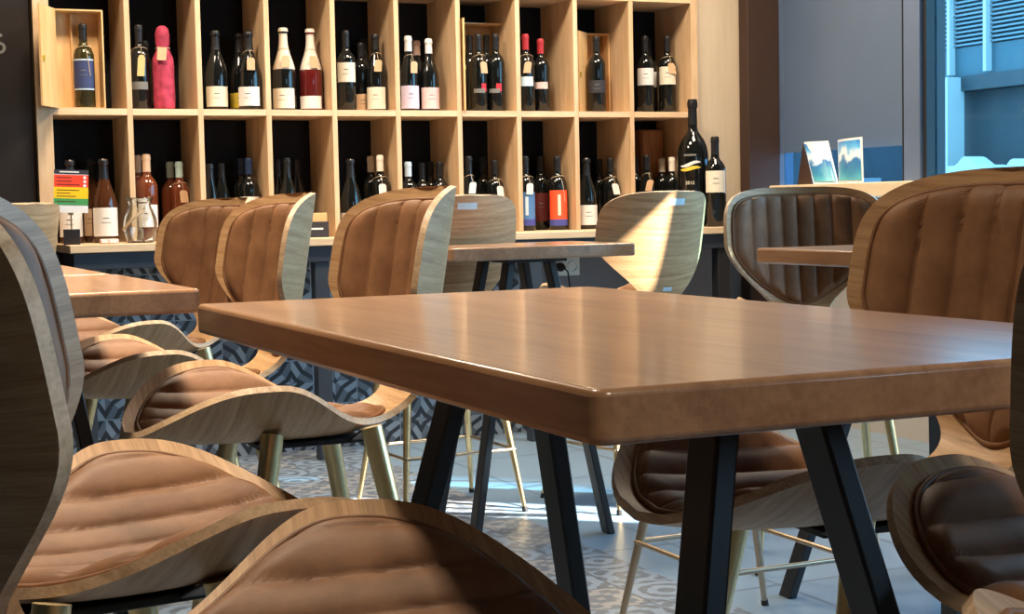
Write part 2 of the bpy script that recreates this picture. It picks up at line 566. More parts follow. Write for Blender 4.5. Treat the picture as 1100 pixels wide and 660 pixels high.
mb = MB(); mb.box(WX + 0.045, WX + 0.055, 5.53, 6.56, 1.125, 1.285)
mb.build('clear_pane', tinted_glass('slate_tinted_glass', (0.36, 0.56, 0.70)), w1)
mb = MB()
mb.box(WX - 0.02, WX + 0.1, 5.415, 5.53, 1.125, 2.73)
mb.box(WX, WX + 0.1, 6.53, 6.56, 1.125, 2.73)
mb.box(WX, WX + 0.1, 5.53, 6.53, 2.70, 2.73)
mb.build('frame', M['frame'], w1, None, 0.003)
mb = MB(); mb.box(WX + 0.0, WX + 0.1, 5.395, 5.415, 1.125, 2.73); mb.box(WX - 0.023, WX - 0.019, 5.522, 5.529, 1.125, 2.73)
mb.build('gasket', M['gasket'], w1)
mb = MB(); mb.box(WX + 0.045, WX + 0.055, 3.33, 5.395, 1.125, 2.70)
w2 = struct(mb.build('window_2', M['glass']), 'clear window at the right edge showing the building across the street')
mb = MB(); mb.box(WX, WX + 0.1, 3.30, 3.33, 1.125, 2.73); mb.box(WX, WX + 0.1, 3.33, 5.395, 2.70, 2.73)
mb.build('frame', M['frame'], w2, None, 0.003)
mb = MB(); mb.box(WX + 0.045, WX + 0.055, 0.21, 2.47, 0.93, 2.70)
w3 = struct(mb.build('window_3', M['glass_clear']), 'side window nearer to the viewer, outside the frame')
mb = MB(); mb.box(WX, WX + 0.1, 0.18, 0.21, 0.9, 2.73); mb.box(WX, WX + 0.1, 2.47, 2.50, 0.9, 2.73); mb.box(WX, WX + 0.1, 0.21, 2.47, 0.9, 0.93); mb.box(WX, WX + 0.1, 0.21, 2.47, 2.70, 2.73)
mb.build('frame', M['frame'], w3, None, 0.003)
mb = MB(); mb.box(WX - 0.17, WX + 0.02, 3.30, 6.34, 1.062, 1.125)
struct(mb.build('window_sill', M['sill'], None, None, 0.004), 'pale wooden sill under the windows, booklet standing on it', 'window sill')

# outside
mb = MB(); mb.box(4.46, 22, -12, 30, -0.25, -0.2)
struct(mb.build('ground', plain('paving', (0.42, 0.43, 0.44), 0.8, 0, 0.3, 0.08, 2)), 'street paving outside the windows')
bt = empty('building', (10, 12, -0.2))
tag(bt, 'modern building across the street with slatted upper facade, seen through the window', 'building')
teal = plain('facade_teal', (0.020, 0.042, 0.055), 0.6, 0, 0.3, 0.12, 1.5)
teal_l = plain('facade_band', (0.030, 0.066, 0.084), 0.6, 0, 0.3, 0.08, 2)
tdark = plain('facade_dark', (0.020, 0.029, 0.035), 0.6, 0, 0.3, 0.3, 1.2)
pale = plain('facade_pale', (0.32, 0.36, 0.36), 0.6, 0, 0.3, 0.04, 2)
slm = plain('facade_slat', (0.09, 0.13, 0.15), 0.5, 0, 0.3, 0.05, 2)
def bpart(name, m, *bx):
    mb = MB()
    for q in bx: mb.box(*q)
    return mb.build(name, m, bt)
bpart('upper_wall', teal, (0.10, 1.0, -3, 4, 2.65, 3.5))
bpart('slat_screen', slm, *[(0.0, 0.035, -3, 4, 2.665 + 0.040 * k, 2.682 + 0.040 * k) for k in range(20)])
bpart('band', teal_l, (0.02, 1.0, -3, 4, 2.38, 2.65))
bpart('beam', tdark, (-0.02, 1.0, -3, 4, 2.24, 2.38))
bpart('lower_wall', tdark, (0.18, 1.0, -3, 4, 0, 2.24))
for yy in (-0.005, -0.508, 0.52, 1.03):
    bpart('mullion', pale, (-0.05, 0.03, yy - 0.02, yy + 0.02, 2.40, 3.5))
bpart('column', pale, (-0.18, 0.02, -0.15, 0.07, 0, 2.37))
mb = MB()
nseg = 40
for (ya, yb, zz, seed) in ((10.2, 11.84, 1.33, 1), (12.5, 14.6, 1.215, 2)):
    rr = random.Random(seed)
    top = [zz + 0.05 * math.sin(k * 0.33 + seed) + 0.025 * math.sin(k * 0.9 + 2 * seed) + rr.uniform(-0.006, 0.006) for k in range(nseg + 1)]
    for k in range(nseg):
        y0 = ya + (yb - ya) * k / nseg; y1 = ya + (yb - ya) * (k + 1) / nseg
        x0, x1 = 9.35, 9.55
        mb.add([(x0, y0, -0.2), (x1, y0, -0.2), (x1, y1, -0.2), (x0, y1, -0.2), (x0, y0, top[k]), (x1, y0, top[k]), (x1, y1, top[k + 1]), (x0, y1, top[k + 1])],
               [(0, 3, 2, 1), (4, 5, 6, 7), (0, 1, 5, 4), (1, 2, 6, 5), (2, 3, 7, 6), (3, 0, 4, 7)])
tag(mb.build('garden_wall', pale), 'low white uneven wall outside the window in front of the building', 'wall')

# ------------------------------------------------------------------ wine shelf and counter
ws = empty('wine_shelf', (2.42, 6.78, 0.0))
tag(ws, 'tall light oak wine shelf of square cells filled with bottles along the back wall', 'shelf')
SX = lambda x: x - 2.42
SYF, SYB = 6.60 - 6.78, 6.95 - 6.78
DIV = [1.2424 + 0.2945 * k for k in range(9)]
Z0, Z1, Z2 = 0.937, 1.476, 2.022
mb = MB(); mb.box(SX(0.86), SX(3.965), SYB, SYB + 0.03, Z0, 2.9)
mb.build('back_panel', M['backing'], ws)
for (a, c) in ((0.868, 0.932), (3.925, 3.962)):
    mb = MB(); mb.box(SX(a), SX(c), SYF, SYB, Z0 + 0.001, 2.9)
    mb.build('side_panel', M['shelf'], ws, None, 0.0015)
for x in DIV:
    mb = MB(); mb.box(SX(x - 0.0115), SX(x + 0.0115), SYF, SYB, Z0 + 0.001, 2.9)
    mb.build('upright', M['shelf'], ws, None, 0.0015)
edges = [0.932] + [v for x in DIV for v in (x - 0.0115, x + 0.0115)] + [3.925]
for zc in (Z1, Z2):
    mb = MB()
    for k in range(10):
        mb.box(SX(edges[2 * k]), SX(edges[2 * k + 1]), SYF, SYB, zc - 0.013, zc + 0.013)
    mb.build('shelf_board', M['shelf_h'], ws)

ct = empty('counter', (2.4, 6.45, 0))
tag(ct, 'long counter with oak worktop and blue black steel apron under the wine shelf', 'counter')
mb = MB(); mb.box(0.935 - 2.4, 4.15 - 2.4, -0.15, 0.52, 0.905, 0.937)
mb.build('worktop', M['shelf_h'], ct, None, 0.003)
mb = MB(); mb.box(0.95 - 2.4, 4.14 - 2.4, -0.13, -0.10, 0.838, 0.905); mb.box(0.95 - 2.4, 0.98 - 2.4, -0.10, 0.16, 0.838, 0.905)
mb.build('apron', M['steel'], ct, None, 0.003)
for x in (0.99, 1.965, 2.95, 3.93):
    mb = MB(); mb.box(x - 0.032 - 2.4, x + 0.032 - 2.4, -0.12, -0.06, 0.0, 0.838)
    mb.build('leg', M['steel'] if x != 3.93 else M['black'], ct, None, 0.003)

sk = empty('wall_socket', (3.235, 6.62, 0.765))
tag(sk, 'white double wall socket on grey panel under the counter', 'socket')
mb = MB(); mb.box(-0.075, 0.075, -0.012, 0.0, -0.042, 0.042)
mb.build('cover_plate', M['white'], sk, None, 0.003)
for x in (-0.036, 0.036):
    mb = MB(); mb.lathe([(0.0, 0), (0.022, 0), (0.022, 0.006), (0.026, 0.006), (0.026, 0.0)], 20)
    o = mb.build('outlet', M['white'], sk, 40); o.location = (x, -0.0125, 0); o.rotation_euler = (PI / 2, 0, 0)
pl = empty('power_plug', (3.199, 6.60, 0.765))
tag(pl, 'black plug pushed into the left outlet of the wall socket', 'plug')
mb = MB(); mb.lathe([(0.0, 0), (0.02, 0), (0.021, 0.02), (0.012, 0.045), (0.0, 0.047)], 18)
o = mb.build('plug_body', M['rubber'], pl, 40); o.rotation_euler = (PI / 2, 0, 0)
mb = MB(); mb.tube([(0, -0.045, 0), (0.01, -0.07, -0.02), (0.03, -0.06, -0.14), (0.05, -0.03, -0.4), (0.05, -0.03, -0.755)], 0.004, 8)
mb.build('cord', M['rubber'], pl, 60)

# ------------------------------------------------------------------ tables
TT, TH = 0.932, 0.040


def table(cx, cy, sx, sy, label, tops, feet, ox=0.0):
    t = empty('bar_table', (cx, cy, 0))
    tag(t, label, 'table')
    r = 0.014
    pts = []
    for (qx, qy, a0) in ((1, 1, 0), (-1, 1, 90), (-1, -1, 180), (1, -1, 270)):
        for k in range(5):
            a = math.radians(a0 + 22.5 * k)
            pts.append((qx * (sx / 2 - r) + r * math.cos(a), qy * (sy / 2 - r) + r * math.sin(a)))
    mb = MB(); mb.prism(pts, TT - TH, TT)
    mb.build('tabletop', M['top'], t, None, 0.0055, 3)
    ax, ay = tops; fx, fy = feet
    mb = MB(); mb.box(ox - ax - 0.035, ox + ax + 0.035, -ay - 0.06, -ay + 0.06, TT - TH - 0.012, TT - TH); mb.box(ox - ax - 0.035, ox + ax + 0.035, ay - 0.06, ay + 0.06, TT - TH - 0.012, TT - TH)
    mb.box(ox - 0.03, ox + 0.03, -ay + 0.06, ay - 0.06, TT - TH - 0.012, TT - TH)
    mb.build('mounting_plate', M['black'], t, None, 0.001)
    for qx, qy in ((-1, -1), (1, -1), (1, 1), (-1, 1)):
        mb = MB(); mb.bar((ox + qx * fx, qy * fy, 0), (ox + qx * ax, qy * ay, TT - TH - 0.012), 0.025, 0.052)
        mb.build('leg', M['black'], t, None, 0.0035)
    return t


table(0.793, 1.556, 0.613, 1.207, 'large foreground table with brown beech top and black splayed legs', (0.050, 0.305), (0.245, 0.47), 0.024)
table(0.292, 2.962, 0.60, 0.76, 'beech topped table at left edge behind the tall foreground chair back', (0.13, 0.13), (0.26, 0.30), -0.028)
table(0.285, 3.748, 0.60, 0.76, 'farther left table, only its top sliver showing beyond the first left table', (0.14, 0.13), (0.27, 0.30))
table(2.075, 4.60, 0.63, 0.46, 'small table in the middle distance, between the two pale chair backs and the big table', (0.07, 0.10), (0.235, 0.16))
table(2.60, 3.15, 0.62, 0.77, 'table at right in front of the front facing ribbed chair', (0.07, 0.12), (0.255, 0.33))

# ------------------------------------------------------------------ chairs
def nspline(C, tt):
    C = np.asarray(C, float)
    d = np.r_[0, np.cumsum(np.linalg.norm(np.diff(C, axis=0), axis=1))]
    m = len(C); t = d; out = []
    if tt is None: return d[-1]
    for k in range(C.shape[1]):
        A = np.zeros((m, m)); b = np.zeros(m); A[0, 0] = A[-1, -1] = 1
        for i in range(1, m - 1):
            A[i, i - 1] = t[i] - t[i - 1]; A[i, i] = 2 * (t[i + 1] - t[i - 1]); A[i, i + 1] = t[i + 1] - t[i]
            b[i] = 3 * ((C[i + 1, k] - C[i, k]) / (t[i + 1] - t[i]) - (C[i, k] - C[i - 1, k]) / (t[i] - t[i - 1]))
        c = np.linalg.solve(A, b)
        idx = np.clip(np.searchsorted(t, tt) - 1, 0, m - 2)
        h = t[idx + 1] - t[idx]; dd = (c[idx + 1] - c[idx]) / (3 * h)
        bb = (C[idx + 1, k] - C[idx, k]) / h - h * (2 * c[idx] + c[idx + 1]) / 3
        u = tt - t[idx]
        out.append(C[idx, k] + bb * u + c[idx] * u * u + dd * u ** 3)
    return np.stack(out, 1)


ZS, LF, LN, WS, KS, WN, WB, KB, HB, REC = 0.688, 0.303, 0.178, 0.25, 1.75, 0.078, 0.24, 2.02, 0.409, 0.045
PROF = [(LF, .005), (LF - .06, -.006), (LF * .3, -.015), (-LN * .35, -.012), (-LN * .75, .004), (-LN - .02, .05), (-LN - .045, .12),
        (-LN - .05 - REC * .4, HB * .6), (-LN - .05 - REC, HB)]
LEN = nspline(PROF, None)
SN = LF + LN - 0.01


def width(s):
    w = np.zeros_like(s)
    for i, v in enumerate(s):
        if v < SN:
            m = .43 * SN
            if v < m:
                w[i] = WS * max(0, 1 - (1 - v / m) ** 2.6) ** (1 / 2.2)
            else:
                w[i] = WN + (WS - WN) * (.5 + .5 * math.cos(PI * (v - m) / (SN - m)))
        else:
            m = SN + (LEN - SN) * .55
            if v < m:
                w[i] = WN + (WB - WN) * (.5 - .5 * math.cos(PI * (v - SN) / (m - SN)))
            else:
                w[i] = WB * max(0, 1 - ((v - m) / (LEN - m)) ** 4.5) ** (1 / 2.6)
    return np.maximum(w, 0.004)


def sheet(s, U, hw):
    """points and unit normals of the moulded sheet at arc lengths s, lateral u*hw"""
    P = nspline(PROF, s); P[:, 1] += ZS
    e = 1e-4
    T = nspline(PROF, np.clip(s + e, 0, LEN)) - nspline(PROF, np.clip(s - e, 0, LEN))
    T /= np.linalg.norm(T, axis=1)[:, None]
    N = np.stack([T[:, 1], -T[:, 0]], 1)
    sm = np.clip((s - SN + .05) / .10, 0, 1); sm = sm * sm * (3 - 2 * sm)
    k = KS * (1 - sm) + KB * sm
    dk = 0
    x = hw[:, None] * U[None, :]
    o = k[:, None] * x * x
    Q = np.stack([P[:, 0][:, None] + N[:, 0][:, None] * o, x, P[:, 1][:, None] + N[:, 1][:, None] * o], -1)
    sl = 2 * k[:, None] * x
    c = 1 / np.sqrt(1 + sl * sl)
    NN = np.stack([N[:, 0][:, None] * c, -sl * c, N[:, 1][:, None] * c], -1)
    return Q, NN, x


def shell_mesh(th=0.0115):
    n = 110
    t = np.linspace(0, 1, n)
    s = LEN * (0.5 * t + 0.5 * (0.5 - 0.5 * np.cos(PI * t)))
    U = np.linspace(-1, 1, 25)
    Q, N, x = sheet(s, U, width(s))
    mb = MB()
    top = Q; bot = Q - N * th
    mb.grid(top, 0); mb.grid(bot, 0, True)
    a, b = Q.shape[:2]
    ring = [(i, 0) for i in range(a)] + [(a - 1, j) for j in range(1, b)] + [(i, b - 1) for i in range(a - 2, -1, -1)] + [(0, j) for j in range(b - 2, 0, -1)]
    vs_ = [top[i, j] for i, j in ring] + [bot[i, j] for i, j in ring]
    m = len(ring)
    mb.add([tuple(v) for v in vs_], [(i, (i + 1) % m, m + (i + 1) % m, m + i) for i in range(m)], 1)
    # grain runs across the moulded sheet: lay the veneer out flat
    flat = np.stack([x, np.repeat(s[:, None], x.shape[1], 1)], -1)
    mb.uv = np.concatenate([flat.reshape(-1, 2)] * 2 + [np.array([flat[i, j] for i, j in ring])] * 2)
    return mb


def pad_mesh(sa, sb, front_round, rear_len, T=0.024, pitch=0.054, inset=0.019):
    n, nx = 64, 121
    t = np.linspace(0, 1, n)
    s = sa + (sb - sa) * (0.35 * t + 0.65 * (0.5 - 0.5 * np.cos(PI * t)))
    w = width(s) - inset
    if front_round == 'seat':
        m = .43 * (sb - sa)
        q = np.clip(1 - (s - sa) / m, 0, 1)
        w = np.minimum(w, (WS - inset) * np.maximum(0, 1 - q ** 2.6) ** (1 / 2.2))
        q = np.clip((s - (sb - rear_len)) / rear_len, 0, 1)
        w = w * np.maximum(0, 1 - q ** 3) ** 0.5
    else:
        q = np.clip(1 - (s - sa) / rear_len, 0, 1)
        w = w * np.maximum(0, 1 - q ** 3) ** 0.5
        m = sa + .6 * (sb - sa)
        q = np.clip((s - m) / (sb - m), 0, 1)
        w = np.minimum(w, (WB - inset) * np.maximum(0, 1 - q ** 4.5) ** (1 / 2.6))
    w = np.maximum(w, 0.003)
    U = np.sin(np.linspace(-1, 1, nx) * PI / 2) * 0.35 + np.linspace(-1, 1, nx) * 0.65
    Q, N, x = sheet(s, U, w)
    el = np.clip((w[:, None] - np.abs(x)) / 0.032, 0, 1)
    es = np.clip(np.minimum(s - sa, sb - s) / 0.036, 0, 1)[:, None]
    f = np.sqrt(1 - (1 - el) ** 2) * np.sqrt(1 - (1 - es) ** 2)
    ph = np.abs(np.sin(PI * (x / pitch)))
    h = T * f * (0.52 + 0.48 * ph ** 0.42)
    mb = MB()
    mb.grid(Q + N * (h - 0.0008)[..., None], 0)
    a, b = Q.shape[:2]
    ring = [(i, 0) for i in range(a)] + [(a - 1, j) for j in range(1, b)] + [(i, b - 1) for i in range(a - 2, -1, -1)] + [(0, j) for j in range(b - 2, 0, -1)]
    pts = [Vector((Q + N * 0.003)[i, j]) for i, j in ring]
    out = [pts[0]]
    for p in pts[1:]:
        if (p - out[-1]).length > 0.008: out.append(p)
    out.append(out[0])
    pm = MB(); pm.tube(out, 0.0038, 8, 0, False)
    return mb, pm


def sticker_mesh(s0, s1, x0, x1):
    s = np.linspace(s0, s1, 5); U = np.linspace(x0, x1, 7)
    Q, N, x = sheet(s, U, np.ones_like(s))
    mb = MB(); mb.grid(Q - N * 0.0122, 0, True); mb.grid(Q - N * 0.0130, 0)
    return mb


LEG_T, LEG_F, LEG_Z, RING_Z = (0.085, 0.140), (0.215, 0.225), 0.690, 0.215


def chair_legs(root, z_top=LEG_Z, metal='brass'):
    k = (z_top - RING_Z) / z_top
    pts = []
    for sx, sy in ((1, 1), (-1, 1), (-1, -1), (1, -1)):
        a = Vector((sx * LEG_T[0], sy * LEG_T[1], z_top)); f = Vector((sx * LEG_F[0], sy * LEG_F[1], 0.0))
        g = a.lerp(f, 0.975)
        mb = MB(); mb.tube([a, a.lerp(f, .5), g], [0.0185, 0.0135, 0.0080], 18)
        lg = mb.build('leg', M[metal], root, 50)
        mb = MB(); mb.tube([g, f], [0.0092, 0.0100], 14)
        mb.build('foot_cap', M['rubber'], lg, 40)
        d = (f - a); e = 0.007
        pts.append(a.lerp(f, k) + Vector((sx * e, sy * e, 0)))
    mb = MB()
    for i in range(4):
        mb.tube([pts[i], pts[(i + 1) % 4]], 0.0062, 10)
    mb.build('footrest_ring', M['bronze'], root, 50)


def make_chair():
    root = empty('bar_chair')
    sm = shell_mesh()
    so = sm.build('shell', [M['oak'], M['ply_edge']], root, 35)
    uvl = so.data.uv_layers.new(name='veneer')
    li = np.zeros(len(so.data.loops), dtype=np.int32)
    so.data.loops.foreach_get('vertex_index', li)
    uvl.data.foreach_set('uv', sm.uv[li].astype(np.float32).ravel())
    a, p = pad_mesh(0.026, SN - 0.012, 'seat', 0.10)
    sp = a.build('seat_pad', M['leather'], root, 180, normals=False)
    p.build('piping', M['leather'], sp, 180)
    a, p = pad_mesh(SN + 0.045, LEN - 0.024, 'back', 0.11)
    bp = a.build('back_pad', M['leather'], root, 180, normals=False)
    p.build('piping', M['leather'], bp, 180)
    mb = MB()
    zf = ZS - 0.016 - 0.0115
    mb.box(-0.095, 0.095, -0.075, 0.075, zf - 0.006, zf + 0.004)
    for sx in (-1, 1):
        for sy in (-1, 1):
            mb.bar((sx * 0.080, sy * 0.07, zf - 0.002), (sx * 0.085, sy * 0.135, zf + 0.026), 0.030, 0.012)
    mb.build('seat_frame', M['black'], root, None, 0.002)
    chair_legs(root)
    blue = M['sw_ice']
    sticker_mesh(LEN - 0.048, LEN - 0.026, -0.034, 0.034).build('sticker', blue, root)
    sticker_mesh(SN + 0.070, SN + 0.083, -0.019, 0.019).build('sticker', blue, root)
    return root


proto = make_chair()
CHAIRS = [
    (0.308, 1.190, -0.170, 'nearest chair at lower left, its tall oak back rising along the left edge'),
    (0.261, 1.677, 0.146, 'second nearest chair on the left, seat tucked to the big table beside the nearest one'),
    (0.775, 2.650, 3.120, 'tan leather chair with oak shell in the centre, seat showing left of the big table'),
    (0.753, 3.410, 3.172, 'tan leather chair at the first left table, back directly left of the centre chair'),
    (0.850, 4.320, 3.380, 'tan leather chair farthest left of the three in a row, half hidden by its neighbour'),
    (2.650, 4.930, 1.780, 'chair turned away with a sunlit pale oak back and blue sticker'),
    (1.990, 5.100, 1.620, 'chair turned away with a shaded oak back and blue sticker, behind the small table'),
    (0.457, 5.190, 2.300, 'oak chair back beside the chalkboard wall, behind the leftmost chairs'),
    (2.700, 3.840, -1.950, 'chair facing forward at right with bluish sheen on its ribbed leather back'),
    (1.190, 1.605, 3.050, 'big dark brown leather chair at right behind the foreground table'),
    (1.237, 1.100, 3.250, 'chair at lower right whose ribbed seat shows under the table corner, back mostly cut off'),
    (0.850, 0.600, 0.930, 'sliver of dark oak chair back cut by the right edge of the photo'),
]
for i, (x, y, ph, lb) in enumerate(CHAIRS):
    c = proto if i == 0 else copy_tree(proto)
    c.location = (x, y, 0); c.rotation_euler = (0, 0, ph)
    if i == 7:
        for ch in list(c.children):
            if ch.name.startswith('sticker'): bpy.data.objects.remove(ch, do_unlink=True)
    tag(c, lb, 'chair', 'bar chairs with oak shells and ribbed leather pads')

st = empty('bar_stool', (2.03, 3.21, 0), 0.0)
tag(st, 'stool on thin bronze legs with square footrest, seen below the right chair seat', 'stool')
mb = MB(); mb.lathe([(0, 0.648), (0.15, 0.648), (0.165, 0.655), (0.168, 0.668), (0.16, 0.684), (0.12, 0.692), (0, 0.694)], 32)
mb.build('seat', M['leather'], st, 60)
mb = MB(); mb.lathe([(0, 0.636), (0.155, 0.636), (0.158, 0.642), (0.155, 0.648), (0, 0.648)], 32)
mb.build('seat_board', M['shelf_h'], st, 40)
chair_legs(st, 0.636, 'bronze')

# ------------------------------------------------------------------ bottles
def profile(kind, r, h):
    if kind == 'bordeaux':
        q = [(0, 0.012), (.6, .004), (.93, 0), (1, .012), (1, .60), (.985, .635), (.90, .675), (.70, .715), (.48, .745), (.385, .775), (.365, .82), (.36, .93), (.40, .935), (.40, .965), (.37, .968), (.37, .995), (.30, 1.0), (0, 1.0)]
    elif kind == 'burgundy':
        q = [(0, 0.012), (.6, .004), (.93, 0), (1, .012), (1, .44), (.985, .49), (.92, .545), (.78, .61), (.60, .68), (.45, .745), (.385, .79), (.36, .84), (.35, .93), (.40, .935), (.40, .965), (.37, .968), (.36, .995), (.30, 1.0), (0, 1.0)]
    elif kind == 'riesling':
        q = [(0, 0.012), (.6, .004), (.93, 0), (1, .012), (1, .40), (.97, .46), (.88, .54), (.72, .63), (.55, .71), (.44, .78), (.39, .84), (.38, .93), (.43, .935), (.43, .965), (.39, .968), (.39, .995), (.32, 1.0), (0, 1.0)]
    elif kind == 'magnum':
        q = [(0, 0.012), (.6, .004), (.94, 0), (1, .010), (1, .53), (.98, .58), (.90, .635), (.74, .68), (.52, .72), (.36, .75), (.305, .78), (.29, .83), (.275, .93), (.32, .935), (.33, .975), (.30, .99), (.24, 1.0), (0, 1.0)]
    else:
        q = [(0, 0.012), (.6, .004), (.93, 0), (1, .012), (1, .40), (.985, .45), (.92, .515), (.78, .59), (.60, .665), (.46, .73), (.385, .79), (.345, .86), (.335, .93), (.42, .935), (.42, .96), (.40, .965), (.40, .985), (.34, 1.0), (0, 1.0)]
    return [(a * r, b * h) for a, b in q]


def rad_at(prof, z):
    best = 0
    for (r0, z0), (r1, z1) in zip(prof, prof[1:]):
        if z0 <= z <= z1 and z1 > z0:
            best = max(best, r0 + (r1 - r0) * (z - z0) / (z1 - z0))
    return best


def arc_strip(prof, z0, z1, a0, a1, off, th=0.0006, n=14, nz=6):
    g = np.zeros((nz, n + 1, 3)); g2 = g.copy()
    for i in range(nz):
        z = z0 + (z1 - z0) * i / (nz - 1); r = rad_at(prof, z) + off
        for k in range(n + 1):
            a = a0 + (a1 - a0) * k / n
            g[i, k] = (r * math.cos(a), r * math.sin(a), z); g2[i, k] = ((r + th) * math.cos(a), (r + th) * math.sin(a), z)
    mb = MB(); mb.grid(g2); mb.grid(g, 0, True)
    b = n + 1; o = nz * b
    fs = [(k, k + 1, o + k + 1, o + k) for k in range(n)] + [((nz - 1) * b + k + 1, (nz - 1) * b + k, o + (nz - 1) * b + k, o + (nz - 1) * b + k + 1) for k in range(n)]
    fs += [(i * b, o + i * b, o + (i + 1) * b, (i + 1) * b) for i in range(nz - 1)] + [(i * b + n, (i + 1) * b + n, o + (i + 1) * b + n, o + i * b + n) for i in range(nz - 1)]
    mb.f += fs; mb.mi += [0] * len(fs)
    return mb


